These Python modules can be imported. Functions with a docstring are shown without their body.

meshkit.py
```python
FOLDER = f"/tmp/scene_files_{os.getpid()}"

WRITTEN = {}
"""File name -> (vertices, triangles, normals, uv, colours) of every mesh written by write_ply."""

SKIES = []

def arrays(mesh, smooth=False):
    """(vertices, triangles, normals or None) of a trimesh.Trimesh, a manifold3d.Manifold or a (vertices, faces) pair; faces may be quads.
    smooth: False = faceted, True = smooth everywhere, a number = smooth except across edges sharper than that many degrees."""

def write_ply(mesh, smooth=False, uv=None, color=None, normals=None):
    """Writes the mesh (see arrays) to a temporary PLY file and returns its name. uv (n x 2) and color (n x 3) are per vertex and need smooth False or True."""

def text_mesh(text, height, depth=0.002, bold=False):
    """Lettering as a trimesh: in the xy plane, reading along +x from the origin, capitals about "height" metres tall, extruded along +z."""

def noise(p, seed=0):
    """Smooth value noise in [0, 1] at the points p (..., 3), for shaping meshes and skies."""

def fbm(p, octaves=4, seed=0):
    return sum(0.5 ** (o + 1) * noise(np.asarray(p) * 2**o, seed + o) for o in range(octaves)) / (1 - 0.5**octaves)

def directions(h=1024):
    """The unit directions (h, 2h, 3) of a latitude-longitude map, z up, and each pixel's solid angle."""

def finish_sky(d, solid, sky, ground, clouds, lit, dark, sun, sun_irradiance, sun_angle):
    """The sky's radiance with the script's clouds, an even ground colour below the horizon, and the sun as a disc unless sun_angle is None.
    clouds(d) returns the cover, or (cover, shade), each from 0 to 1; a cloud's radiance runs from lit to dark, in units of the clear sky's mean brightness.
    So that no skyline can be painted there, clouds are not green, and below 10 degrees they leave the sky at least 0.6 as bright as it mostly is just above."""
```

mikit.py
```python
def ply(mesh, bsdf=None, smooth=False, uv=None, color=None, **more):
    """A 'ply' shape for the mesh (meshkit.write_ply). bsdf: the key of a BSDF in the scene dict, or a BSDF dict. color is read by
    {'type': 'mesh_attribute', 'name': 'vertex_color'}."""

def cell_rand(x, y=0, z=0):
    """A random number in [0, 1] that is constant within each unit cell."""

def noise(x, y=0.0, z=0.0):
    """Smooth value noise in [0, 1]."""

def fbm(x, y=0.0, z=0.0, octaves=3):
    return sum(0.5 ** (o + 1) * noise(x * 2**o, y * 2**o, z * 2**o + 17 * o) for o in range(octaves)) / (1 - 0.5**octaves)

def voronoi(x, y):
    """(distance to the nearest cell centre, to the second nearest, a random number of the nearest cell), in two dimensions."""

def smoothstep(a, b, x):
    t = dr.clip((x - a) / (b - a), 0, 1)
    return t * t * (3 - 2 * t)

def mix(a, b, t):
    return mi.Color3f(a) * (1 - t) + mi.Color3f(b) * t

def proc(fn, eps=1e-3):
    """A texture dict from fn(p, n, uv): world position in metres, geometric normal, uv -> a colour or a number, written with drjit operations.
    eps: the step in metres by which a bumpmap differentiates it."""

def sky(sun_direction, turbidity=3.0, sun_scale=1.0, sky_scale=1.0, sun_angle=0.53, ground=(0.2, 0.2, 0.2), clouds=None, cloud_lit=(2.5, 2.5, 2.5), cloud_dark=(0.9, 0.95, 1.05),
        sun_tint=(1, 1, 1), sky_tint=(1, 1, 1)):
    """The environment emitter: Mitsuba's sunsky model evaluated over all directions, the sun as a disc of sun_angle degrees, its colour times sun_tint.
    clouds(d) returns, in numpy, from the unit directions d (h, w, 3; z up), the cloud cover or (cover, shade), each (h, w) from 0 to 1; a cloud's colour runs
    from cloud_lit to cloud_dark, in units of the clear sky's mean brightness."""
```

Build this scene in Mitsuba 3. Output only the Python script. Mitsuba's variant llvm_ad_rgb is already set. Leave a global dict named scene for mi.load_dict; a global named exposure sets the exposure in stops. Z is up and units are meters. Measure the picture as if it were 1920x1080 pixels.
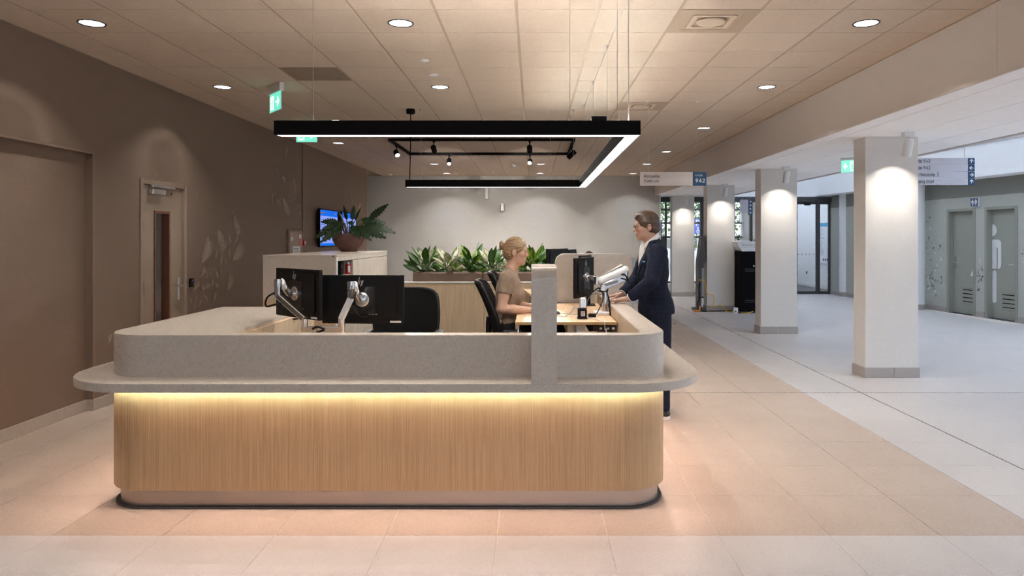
import math, random
import numpy as np
import trimesh, manifold3d as m3
import shapely
from shapely.geometry import Polygon, Point, LineString, box as sbox
from shapely.ops import unary_union
import drjit as dr
import mitsuba as mi
import mikit, meshkit
from mikit import proc, noise, fbm, voronoi, cell_rand, smoothstep, mix

T = mi.ScalarTransform4f
scene, labels = {}, {}
rng = random.Random(7)
nrg = np.random.default_rng(7)

# ------------------------------------------------------------------ camera, sky, exposure
EYE = 1.55
FOC = 1340.0                     # focal length in pixels of the 1920 x 1080 frame
scene['camera'] = {
    'type': 'perspective', 'fov_axis': 'x', 'fov': 2 * math.degrees(math.atan(960 / FOC)),
    'principal_point_offset_x': -40 / 1920, 'principal_point_offset_y': 94 / 1080,
    'near_clip': 0.05, 'far_clip': 500.0,
    'to_world': T().look_at(origin=[0, 0, EYE], target=[0, 1, EYE], up=[0, 0, 1])}
exposure = 0.0


def cloud_cover(d):
    f = meshkit.fbm(d * np.array([2.0, 2.0, 4.0]), 4, 3)
    c = np.clip((f - 0.30) / 0.22, 0, 1)
    return c, np.clip((meshkit.fbm(d * 3.1, 3, 9) - 0.35) * 1.4, 0, 1)


scene['sky'] = mikit.sky([-0.5, 0.55, 0.67], turbidity=4.0, sun_scale=0.0, sky_scale=13.5, ground=(0.22, 0.22, 0.2),
                         clouds=cloud_cover, cloud_lit=(1.38, 1.52, 1.78), cloud_dark=(0.8, 0.92, 1.12), sky_tint=(1.0, 1.0, 1.0))
scene['sky']['sampling_weight'] = 18.0
# light levels of the lamps (radiance, or watts per steradian of a spot)
PENDANT_DOWN, PENDANT_UP = 31.0, 76.0
LEDGE_STRIP = 54.0
DOWNLIGHT, COLUMN_SPOT, TRACK_SPOT = 9.5, 2.6, 70.0


# ------------------------------------------------------------------ helpers
def S(r, g, b):
    return [float(((c / 255 + 0.055) / 1.055) ** 2.4) if c > 10 else c / 255 / 12.92 for c in (r, g, b)]


def rgb(c):
    return {'type': 'rgb', 'value': list(map(float, c))}


def mat(name, color, rough=0.6, spec=0.5, metal=0.0, two=False, **more):
    c = color if isinstance(color, dict) else rgb(color)
    b = {'type': 'principled', 'base_color': c, 'roughness': rough, 'specular': spec, 'metallic': metal, **more}
    scene[name] = {'type': 'twosided', 'b': b} if two else b
    return name


def numbered(key):
    if key not in TAKEN:
        TAKEN.add(key)
        return key
    n = COUNT.get(key, 0)
    while True:
        n += 1
        k = f'{key}_{n:03d}'
        if k not in TAKEN:
            COUNT[key] = n
            TAKEN.add(k)
            return k


TAKEN, COUNT = set(), {}


def thing(name, label, cat, group=None, kind=None):
    k = numbered(name)
    labels[k] = {'label': label}
    if cat:
        labels[k]['category'] = cat
    if group:
        labels[k]['group'] = group
    if kind:
        labels[k]['kind'] = kind
    return k


def struct(name, label):
    k = numbered(name)
    labels[k] = {'label': label, 'kind': 'structure'}
    return k


def put(key, mesh, m, smooth=False, **kw):
    scene[key] = mikit.ply(mesh, m, smooth=smooth, **kw)
    TAKEN.add(key)
    return key


def part(parent, name, mesh, m, smooth=False, label=None, kind=None, **kw):
    k = numbered(parent + '__' + name)
    scene[k] = mikit.ply(mesh, m, smooth=smooth, **kw)
    if label or kind:
        labels[k] = {}
        if label:
            labels[k]['label'] = label
        if kind:
            labels[k]['kind'] = kind
    return k


def part_dict(parent, name, d, to_world=None, label=None):
    k = numbered(parent + '__' + name)
    scene[k] = {**d, 'to_world': to_world} if to_world is not None else dict(d)
    if label:
        labels[k] = {'label': label}
    return k


def cat(*ms):
    ms = [x for m in ms for x in (m if isinstance(m, (list, tuple)) else [m])]
    return trimesh.util.concatenate(ms)


def tm(man):
    q = man.to_mesh()
    return trimesh.Trimesh(q.vert_properties[:, :3], q.tri_verts, process=False)


def bx(x0, x1, y0, y1, z0, z1, b=0.0):
    x0, x1 = min(x0, x1), max(x0, x1)
    y0, y1 = min(y0, y1), max(y0, y1)
    z0, z1 = min(z0, z1), max(z0, z1)
    if b <= 0:
        return trimesh.creation.box(bounds=[[x0, y0, z0], [x1, y1, z1]])
    b = min(b, (x1 - x0) / 2.01, (y1 - y0) / 2.01, (z1 - z0) / 2.01)
    pts = []
    for sx in (0, 1):
        for sy in (0, 1):
            for sz in (0, 1):
                X, Y, Z = (x0, x1)[sx], (y0, y1)[sy], (z0, z1)[sz]
                ix, iy, iz = X + (b if sx == 0 else -b), Y + (b if sy == 0 else -b), Z + (b if sz == 0 else -b)
                pts += [(X, iy, iz), (ix, Y, iz), (ix, iy, Z)]
    return tm(m3.Manifold.hull_points(np.array(pts)))


def rot(mesh, axis, deg, about=(0, 0, 0)):
    mesh = mesh.copy()
    mesh.apply_transform(trimesh.transformations.rotation_matrix(math.radians(deg), axis, about))
    return mesh


def mov(mesh, x, y, z):
    mesh = mesh.copy()
    mesh.apply_translation([x, y, z])
    return mesh


def frame(mesh, o, ex, ey, ez):
    """mesh in a local frame -> world: origin o and three axes"""
    M = np.eye(4)
    M[:3, 0], M[:3, 1], M[:3, 2], M[:3, 3] = ex, ey, ez, o
    v = mesh.vertices @ M[:3, :3].T + M[:3, 3]
    f = mesh.faces[:, ::-1] if np.linalg.det(M[:3, :3]) < 0 else mesh.faces
    return trimesh.Trimesh(v, f, process=False)


def cyl(p0, p1, r0, n=18, r1=None):
    r1 = r0 if r1 is None else r1
    p0, p1 = np.asarray(p0, float), np.asarray(p1, float)
    d = (p1 - p0) / np.linalg.norm(p1 - p0)
    a = np.cross(d, [0, 0, 1] if abs(d[2]) < 0.9 else [1, 0, 0])
    a /= np.linalg.norm(a)
    b = np.cross(d, a)
    t = np.arange(n) * 2 * math.pi / n
    ring = np.outer(np.cos(t), a) + np.outer(np.sin(t), b)
    v = np.vstack([p0 + ring * r0, p1 + ring * r1, [p0], [p1]])
    i = np.arange(n)
    j = (i + 1) % n
    f = np.vstack([np.stack([i, j, j + n], 1), np.stack([i, j + n, i + n], 1), np.stack([j, i, i * 0 + 2 * n], 1), np.stack([i + n, j + n, i * 0 + 2 * n + 1], 1)])
    return trimesh.Trimesh(v, f, process=False)


def spline(pts, n=8):
    P = np.asarray(pts, float)
    if len(P) < 3:
        return P
    Q = np.vstack([2 * P[0] - P[1], P, 2 * P[-1] - P[-2]])
    out = []
    for i in range(1, len(Q) - 2):
        p0, p1, p2, p3 = Q[i - 1], Q[i], Q[i + 1], Q[i + 2]
        for t in np.arange(n) / n:
            out.append(0.5 * (2 * p1 + (p2 - p0) * t + (2 * p0 - 5 * p1 + 4 * p2 - p3) * t * t + (3 * p1 - p0 - 3 * p2 + p3) * t ** 3))
    out.append(P[-1])
    return np.array(out)


def tube(pts, r, n=8, smooth_n=8, closed=False):
    """swept round tube; r a number or one per point of pts"""
    P = np.asarray(pts, float)
    R = np.full(len(P), r) if np.isscalar(r) else np.asarray(r, float)
    if smooth_n > 1 and len(P) > 2:
        q = spline(np.hstack([P, R[:, None]]), smooth_n)
        P, R = q[:, :3], q[:, 3]
    d = np.gradient(P, axis=0)
    d /= np.linalg.norm(d, axis=1, keepdims=True) + 1e-12
    a = np.cross(d[0], [0.3, 0.2, 0.93])
    a /= np.linalg.norm(a)
    t = np.arange(n) * 2 * math.pi / n
    V = []
    for k in range(len(P)):
        a = a - d[k] * (a @ d[k])
        a /= np.linalg.norm(a) + 1e-12
        b = np.cross(d[k], a)
        V.append(P[k] + R[k] * (np.outer(np.cos(t), a) + np.outer(np.sin(t), b)))
    m = len(P)
    V = np.vstack(V + [P[:1], P[-1:]])
    i = np.arange(n)
    j = (i + 1) % n
    F = []
    for k in range(m - 1):
        F += [np.stack([i + k * n, j + k * n, j + (k + 1) * n], 1), np.stack([i + k * n, j + (k + 1) * n, i + (k + 1) * n], 1)]
    F += [np.stack([j, i, i * 0 + m * n], 1), np.stack([i + (m - 1) * n, j + (m - 1) * n, i * 0 + m * n + 1], 1)]
    return trimesh.Trimesh(V, np.vstack(F), process=False)


def lathe(profile, n=32, at=(0, 0, 0)):
    m = trimesh.creation.revolve(np.asarray(profile, float), sections=n)
    return mov(m, *at)


def ext(poly, z0, z1):
    gs = getattr(poly, 'geoms', [poly])
    return mov(cat([trimesh.creation.extrude_polygon(g, z1 - z0, engine='earcut') for g in gs if g.area > 1e-9]), 0, 0, z0)


def ext_xz(poly, y0, y1):
    """polygon in (x, z) extruded along y from y0 to y1"""
    m = ext(poly, 0, y1 - y0)
    return frame(m, (0, y1, 0), (1, 0, 0), (0, 0, 1), (0, -1, 0))


def rrect(x0, x1, y0, y1, r, n=8):
    return sbox(x0 + r, y0 + r, x1 - r, y1 - r).buffer(r, quad_segs=n) if r > 0 else sbox(x0, y0, x1, y1)


def text_at(s, h, o, ex=(1, 0, 0), ez=(0, -1, 0), up=(0, 0, 1), bold=False, depth=0.002, center=False, xs=1.0):
    m = meshkit.text_mesh(s, h, depth, bold)
    m.apply_scale([xs, 1, 1])
    if center:
        m.apply_translation([-(m.bounds[0][0] + m.bounds[1][0]) / 2, 0, 0])
    return frame(m, o, ex, up, ez)


def sheet(pts):
    """flat polygon (fan) through 3d points"""
    P = np.asarray(pts, float)
    f = np.array([[0, i, i + 1] for i in range(1, len(P) - 1)])
    return trimesh.Trimesh(P, f, process=False)


def emit(parent, name, mesh, radiance, **kw):
    k = numbered(parent + '__' + name)
    d = mikit.ply(mesh, rgb_diffuse_black, **kw)
    d['emitter'] = {'type': 'area', 'radiance': rgb(radiance)}
    scene[k] = d
    return k


rgb_diffuse_black = {'type': 'diffuse', 'reflectance': rgb((0.6, 0.6, 0.6))}


# ------------------------------------------------------------------ materials
def planar(p, n):
    """two in-plane coordinates of an axis-aligned surface"""
    ax, ay, az = dr.abs(n.x), dr.abs(n.y), dr.abs(n.z)
    flat = (az > ax) & (az > ay)
    u = dr.select(flat, p.x, p.x + p.y)
    v = dr.select(flat, p.y, p.z)
    return u, v


def terrazzo(p, n, uv):
    u, v = planar(p, n)
    d1, d2, c1 = voronoi(u * 310, v * 310)
    e1, e2, c2 = voronoi(u * 150 + 31.7, v * 150 + 5.1)
    base = mix((0.51, 0.445, 0.38), (0.575, 0.51, 0.44), fbm(u * 60, v * 60, 1.5))
    dark = dr.select((c1 > 0.74) & (d1 < 0.40), mi.Float(1), mi.Float(0)) * 0.5
    base = mix(base, (0.22, 0.18, 0.145), dark)
    light = dr.select((c2 > 0.8) & (e1 < 0.3), mi.Float(1), mi.Float(0)) * 0.3
    base = mix(base, (0.62, 0.57, 0.51), light)
    big = dr.select((c2 < 0.05) & (e1 < 0.26), mi.Float(1), mi.Float(0)) * 0.6
    return mix(base, (0.15, 0.11, 0.085), big)


def oak_fn(light, dark, along, across=210.0):
    def f(p, n, uv):
        s, t = (p.x + p.y, p.z) if along == 'z' else ((p.x, p.y) if along == 'y' else (p.y, p.x))
        fine = noise(s * across, t * 4.0, 3.1)
        pore = noise(s * across * 2.3, t * 14.0, 7.7)
        broad = fbm(s * 14, t * 0.7, 2.2)
        k = 0.48 * fine + 0.17 * broad + 0.35 * pore
        c = mix(dark, light, smoothstep(0.22, 0.72, k))
        return c
    return f


mat('terrazzo', proc(terrazzo), 0.26, 0.5)
mat('oak', proc(oak_fn((0.53, 0.35, 0.19), (0.41, 0.255, 0.128), 'z', 400)), 0.42, 0.4)
mat('oak_light', proc(oak_fn((0.62, 0.475, 0.32), (0.51, 0.375, 0.24), 'z', 260)), 0.5, 0.35)
mat('oak_table', proc(oak_fn((0.66, 0.48, 0.315), (0.55, 0.375, 0.23), 'y', 120)), 0.6, 0.3)
mat('oak_edge', (0.52, 0.33, 0.16), 0.5)
mat('pale_oak', proc(oak_fn((0.60, 0.54, 0.46), (0.46, 0.40, 0.335), 'z', 150)), 0.5, 0.35)
mat('brushed_plinth', (0.47, 0.40, 0.35), 0.42, metal=0.85)
mat('dark_mat', (0.055, 0.053, 0.053), 0.8)


def speckle(a, b, scale, amt=1.0):
    def f(p, n, uv):
        u, v = planar(p, n)
        g = noise(u * scale, v * scale, 0.7)
        h = fbm(u * 2.3, v * 2.3, 4.4)
        d1, d2, c = voronoi(u * scale * 0.32, v * scale * 0.32)
        k = smoothstep(0.25, 0.75, 0.6 * g + 0.4 * h)
        base = mix(a, b, k)
        return mix(base, mi.Color3f(a) * 0.72, dr.select((c > 0.9) & (d1 < 0.3), mi.Float(amt), mi.Float(0)))
    return f


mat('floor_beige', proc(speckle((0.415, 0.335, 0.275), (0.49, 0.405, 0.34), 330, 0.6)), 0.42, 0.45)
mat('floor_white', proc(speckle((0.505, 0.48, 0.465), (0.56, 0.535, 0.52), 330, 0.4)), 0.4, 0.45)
mat('grout_beige', (0.63, 0.57, 0.50), 0.8)
mat('grout_white', (0.44, 0.42, 0.41), 0.8)
mat('joint_dark', (0.12, 0.12, 0.125), 0.6)
mat('skirting_stone', proc(speckle((0.38, 0.32, 0.27), (0.45, 0.385, 0.33), 260, 0.5)), 0.55, 0.4)
mat('skirting_grey', proc(speckle((0.36, 0.33, 0.31), (0.42, 0.39, 0.37), 260, 0.5)), 0.55, 0.4)


def ceiling_fn(a, b):
    def f(p, n, uv):
        g = noise(p.x * 210, p.y * 210, 2.0)
        w = noise(p.x * 60, p.y * 60, 5.0)
        t = cell_rand(dr.floor((p.x + 0.12) / 0.58), dr.floor((p.y - 5.07) / 0.575), 3)
        return mix(a, b, dr.clip(0.5 * g + 0.3 * w + 0.2 * t, 0, 1))
    return f


mat('ceiling_tan', proc(ceiling_fn((0.46, 0.37, 0.29), (0.55, 0.455, 0.37))), 0.9, 0.2)
mat('ceiling_rail', (0.36, 0.285, 0.215), 0.6)
mat('ceiling_back', (0.22, 0.17, 0.125), 0.9)
mat('ceiling_white', proc(ceiling_fn((0.82, 0.81, 0.805), (0.87, 0.865, 0.86))), 0.9, 0.2)
mat('white_rail', (0.55, 0.53, 0.52), 0.6)
mat('vent_tan', (0.37, 0.285, 0.21), 0.7)
mat('vent_tan_light', (0.50, 0.405, 0.31), 0.7)
mat('vent_dark', (0.26, 0.205, 0.155), 0.8)


def paint(c, amt=0.06):
    lo_c, hi_c = [x * (1 - amt) for x in c], [x * (1 + amt) for x in c]

    def f(p, n, uv):
        u, v = planar(p, n)
        g = noise(u * 190, v * 190, 1.0) * 0.6 + noise(u * 45, v * 45, 8.0) * 0.4
        return mix(lo_c, hi_c, g)
    return f


mat('wall_brown', proc(paint((0.174, 0.125, 0.094), 0.07)), 0.62, 0.3)
mat('wall_brown_trim', (0.215, 0.155, 0.112), 0.5, 0.4)
mat('door_brown', (0.275, 0.21, 0.16), 0.5, 0.4)
mat('feather', (0.285, 0.225, 0.18), 0.6, 0.3, two=True)
mat('wall_grey', proc(paint((0.435, 0.425, 0.405), 0.05)), 0.6, 0.3)
mat('beam_paint', proc(paint((0.66, 0.61, 0.565), 0.03)), 0.42, 0.45)
mat('column_paint', proc(paint((0.72, 0.695, 0.66), 0.04)), 0.7, 0.3)
mat('white_wall', proc(paint((0.80, 0.81, 0.81), 0.03)), 0.7, 0.3)
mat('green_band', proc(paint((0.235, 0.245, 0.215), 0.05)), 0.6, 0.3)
mat('green_wall', proc(paint((0.465, 0.48, 0.43), 0.05)), 0.6, 0.3)
mat('green_door', (0.335, 0.35, 0.30), 0.5, 0.4)
mat('green_frame', (0.30, 0.31, 0.262), 0.5, 0.4)
mat('decal_white', (0.78, 0.79, 0.78), 0.5, two=True)
mat('decal_dark', (0.10, 0.115, 0.10), 0.5, two=True)
mat('decal_grey', (0.52, 0.56, 0.52), 0.5, two=True)
mat('white_metal', (0.74, 0.74, 0.74), 0.4)
mat('white_gloss', (0.82, 0.82, 0.82), 0.25)
mat('black_metal', (0.0045, 0.0045, 0.005), 0.85, 0.12)
mat('black_plastic', (0.004, 0.004, 0.0045), 0.55, 0.2)
mat('black_gloss', (0.01, 0.01, 0.011), 0.18, 0.5)
mat('grey_plastic', (0.30, 0.31, 0.32), 0.4)
mat('dark_grey', (0.05, 0.052, 0.056), 0.5)
mat('frame_dark', (0.045, 0.047, 0.05), 0.45, 0.5)
mat('chrome', (0.72, 0.72, 0.74), 0.18, metal=1.0)
mat('alu', (0.62, 0.62, 0.63), 0.32, metal=1.0)
mat('silver', (0.66, 0.66, 0.66), 0.3, 0.5, metal=0.6)
mat('steel_dark', (0.24, 0.22, 0.2), 0.35, metal=0.9)
mat('red', (0.42, 0.02, 0.02), 0.4)
mat('yellow', (0.72, 0.42, 0.01), 0.45)
mat('orange', (0.62, 0.22, 0.03), 0.5)
mat('white_print', (0.80, 0.80, 0.80), 0.6, two=True)
mat('dark_print', (0.03, 0.03, 0.035), 0.6, two=True)
mat('blue_sign', (0.008, 0.055, 0.145), 0.45, two=True)
mat('sign_face', (0.66, 0.62, 0.60), 0.35, two=True)
mat('sign_face_cool', (0.62, 0.63, 0.72), 0.3, two=True)
scene['glass'] = {'type': 'thindielectric', 'int_ior': 1.5}
# ------------------------------------------------------------------ the setting
HI, LOW = 3.17, 2.67             # the two suspended ceilings
XL, XB, XE = -3.95, 3.18, 5.2    # brown wall, bulkhead beam, end of the low ceiling

# floor: slab and tiles
fl = struct('floor', 'pale stone tile floor with a beige field around the reception desk')
part(fl, 'slab', bx(-6.2, 12, -2.6, 30, -0.2, -0.003), 'grout_beige')
GX, GY, TX, TY = -1.347, 3.722, 0.578, 0.571
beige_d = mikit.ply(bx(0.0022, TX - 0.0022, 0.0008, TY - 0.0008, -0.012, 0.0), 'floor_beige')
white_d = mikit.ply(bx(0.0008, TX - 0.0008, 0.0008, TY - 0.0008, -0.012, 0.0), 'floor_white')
part(fl, 'expansion_joint', bx(3.274, 3.282, 3.15, 19.5, -0.01, 0.0015), 'joint_dark', label='dark expansion joint running into depth')
part(fl, 'expansion_joint', bx(0.99, 8.9, 7.144, 7.15, -0.01, 0.0015), 'joint_dark', label='thin joint across the hall')
tiles, far_b, far_w = [], [], []
for i in range(-5, 19):
    for j in range(-4, 28):
        x, y = GX + i * TX, GY + j * TY
        if x > 9.0 or (x > 8.3 and y > 12.5) or x + TX < -4.02 or y > 19.3:
            continue
        if -1.9 < x and x + TX < 0.75 and 4.2 < y and y + TY < 9.0:
            continue
        cx, cy = x + TX / 2, y + TY / 2
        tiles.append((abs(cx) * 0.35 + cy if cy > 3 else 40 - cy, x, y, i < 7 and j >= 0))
tiles.sort()
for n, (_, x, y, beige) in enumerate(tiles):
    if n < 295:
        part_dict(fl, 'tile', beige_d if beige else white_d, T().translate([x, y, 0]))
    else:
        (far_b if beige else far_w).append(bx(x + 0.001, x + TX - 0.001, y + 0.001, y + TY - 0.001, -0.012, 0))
if far_b:
    part(fl, 'distant_beige_tiles', cat(far_b), 'floor_beige', kind='stuff')
part(fl, 'distant_white_tiles', cat(far_w), 'floor_white', kind='stuff')

# the brown wall on the left with a recessed bay and a door opening
wl = struct('wall_left', 'dark brown painted wall with pale feather prints')
D0, D1, DZ = 7.17, 8.12, 2.15    # door opening
part(wl, 'panel', bx(-4.2, XL, 6.416, D0, 0, 3.4), 'wall_brown')
part(wl, 'panel', bx(-4.2, XL, D1, 16.97, 0, 3.4), 'wall_brown')
part(wl, 'panel', bx(-4.2, XL, D0, D1, DZ, 3.4), 'wall_brown')
part(wl, 'panel', bx(-4.2, XL, -2.6, 6.416, 2.305, 3.4), 'wall_brown')
part(wl, 'panel', bx(-4.2, XL, -2.6, 3.6, 0, 2.305), 'wall_brown')
part(wl, 'recessed_bay', bx(-4.2, -4.017, 3.6, 6.416, 0, 2.305), 'wall_brown', label='recessed brown bay')
part(wl, 'bay_edge', bx(XL - 0.004, XL + 0.006, 6.407, 6.423, 0.1, 2.318), 'wall_brown_trim')
part(wl, 'bay_edge', bx(XL - 0.004, XL + 0.006, 3.6, 6.423, 2.300, 2.316), 'wall_brown_trim')
part(wl, 'end_return', bx(-6.2, -4.2, 16.75, 16.97, 0, 3.4), 'wall_grey')
part(wl, 'corner_trim', bx(XL - 0.004, XL + 0.004, 16.962, 16.976, 0, 3.17), 'wall_grey')
part(wl, 'side_closure', bx(-6.3, -6.2, 16.7, 18.9, 0, 3.4), 'wall_grey')
bl = struct('baseboard_left', 'stone skirting along the brown wall')
for y0, y1, x in ((-2.6, 3.6, XL), (6.43, D0, XL), (D1, 16.97, XL), (3.6, 6.416, -4.017)):
    n = max(1, round((y1 - y0) / 1.16))
    for k in range(n):
        a, b = y0 + (y1 - y0) * k / n, y0 + (y1 - y0) * (k + 1) / n
        part(bl, 'piece', bx(x - 0.01, x + 0.012, a + 0.001, b - 0.001, 0, 0.10, 0.002), 'skirting_stone')
part(bl, 'piece', bx(-4.017, XL + 0.012, 6.404, 6.43, 0, 0.10, 0.002), 'skirting_stone')

wb = struct('wall_back', 'grey painted wall behind the reception')
part(wb, 'panel', bx(-6.2, -1.885, 18.712, 19.6, 0, 3.4), 'wall_grey')
part(wb, 'panel', bx(-1.885, 3.31, 18.70, 19.6, 0, 3.4), 'wall_grey')
part(wb, 'end_trim', bx(3.305, 3.33, 18.69, 19.6, 0, LOW), 'white_metal')
bb = struct('baseboard_back', 'grey skirting at the foot of the grey wall')
part(bb, 'piece', bx(-6.2, 3.31, 18.688, 18.70, 0, 0.1), 'skirting_grey')

# upper ceiling: tan mineral tiles on a rail grid
ce = struct('ceiling', 'suspended ceiling of tan mineral tiles')
part(ce, 'slab', bx(-6.2, XB + 0.02, -2.6, 19.0, HI + 0.014, HI + 0.4), 'ceiling_back')
CX, CY, CW, CD = -0.12, 5.07, 0.58, 0.575
HOLES = {(2, 0): 'diffuser', (2, 6): 'diffuser', (-4, 3): 'vent'}
tile_d = mikit.ply(bx(0.010, CW - 0.010, 0.003, CD - 0.003, 0.0, 0.013, 0.002), 'ceiling_tan')
far = []
for i in range(-7, 6):
    for j in range(-13, 24):
        x0, y0 = CX + i * CW, CY + j * CD
        if y0 > 18.7:
            continue
        xa, xb = max(x0, XL), min(x0 + CW, XB)
        if xb - xa < 0.05 or (i, j) in HOLES:
            continue
        full = xa == x0 and xb == x0 + CW
        if j < -5:
            if full:
                far.append(bx(x0 + 0.01, x0 + CW - 0.01, y0 + 0.002, y0 + CD - 0.002, HI, HI + 0.012))
        elif y0 > 11.9:
            far.append(bx(xa + 0.01, xb - 0.01, y0 + 0.002, min(y0 + CD, 18.7) - 0.002, HI, HI + 0.012))
        elif full:
            part_dict(ce, 'tile', tile_d, T().translate([x0, y0, HI]))
        else:
            part(ce, 'tile', bx(xa + 0.01, xb - 0.01, y0 + 0.003, y0 + CD - 0.003, HI, HI + 0.013, 0.002), 'ceiling_tan')
part(ce, 'distant_tiles', cat(far), 'ceiling_tan', kind='stuff')
for i in range(-6, 6):
    x = CX + i * CW
    part(ce, 'rail', bx(x - 0.0098, x + 0.0098, -2.6, 18.7, HI + 0.003, HI + 0.014), 'ceiling_rail')
part(ce, 'edge_rail', bx(XL, XL + 0.02, -2.6, 16.97, HI - 0.004, HI + 0.01), 'ceiling_rail')
part(ce, 'edge_rail', bx(XB - 0.02, XB, -2.6, 18.7, HI - 0.004, HI + 0.01), 'ceiling_rail')
part(ce, 'edge_rail', bx(-6.2, XB, 18.68, 18.70, HI - 0.004, HI + 0.01), 'ceiling_rail')

# bulkhead beam and lower white ceiling
be = struct('trim_1', 'beige bulkhead beam between the two ceilings')
for y0, y1 in ((-2.6, 1.2), (1.2, 4.9), (4.9, 9.9), (9.9, 14.9), (14.9, 19.6)):
    part(be, 'fascia', bx(XB, XB + 0.02, y0 + 0.001, y1 - 0.001, LOW - 0.012, 3.4), 'beam_paint')
part(be, 'edge_profile', bx(XB + 0.028, XB + 0.045, -2.6, 19.6, LOW + 0.006, LOW + 0.013), 'white_rail')
lo = struct('ceiling_low', 'low white tiled ceiling along the columns')
part(lo, 'slab', bx(XB + 0.02, XE + 0.1, -2.6, 19.62, LOW + 0.014, 4.5), 'white_wall')
LXS = [XB + 0.045, 3.43, 4.03, 4.63, XE - 0.005]
low_far = []
for a, b in zip(LXS[:-1], LXS[1:]):
    for j in range(-13, 26):
        y0 = CY + j * CD
        m = bx(a + 0.004, b - 0.004, y0 + 0.002, y0 + CD - 0.002, LOW, LOW + 0.013, 0.0015 if 0 <= j + 4 < 16 else 0)
        if -4 <= j < 12:
            part(lo, 'tile', m, 'ceiling_white')
        else:
            low_far.append(m)
part(lo, 'distant_tiles', cat(low_far), 'ceiling_white', kind='stuff')
part(lo, 'edge_rail', bx(XE - 0.004, XE + 0.06, -2.6, 19.6, LOW - 0.012, LOW + 0.05), 'white_rail')
part(lo, 'edge_rail', bx(XE + 0.06, XE + 0.1, -2.6, 19.6, LOW - 0.004, LOW + 0.06), 'white_metal')

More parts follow.
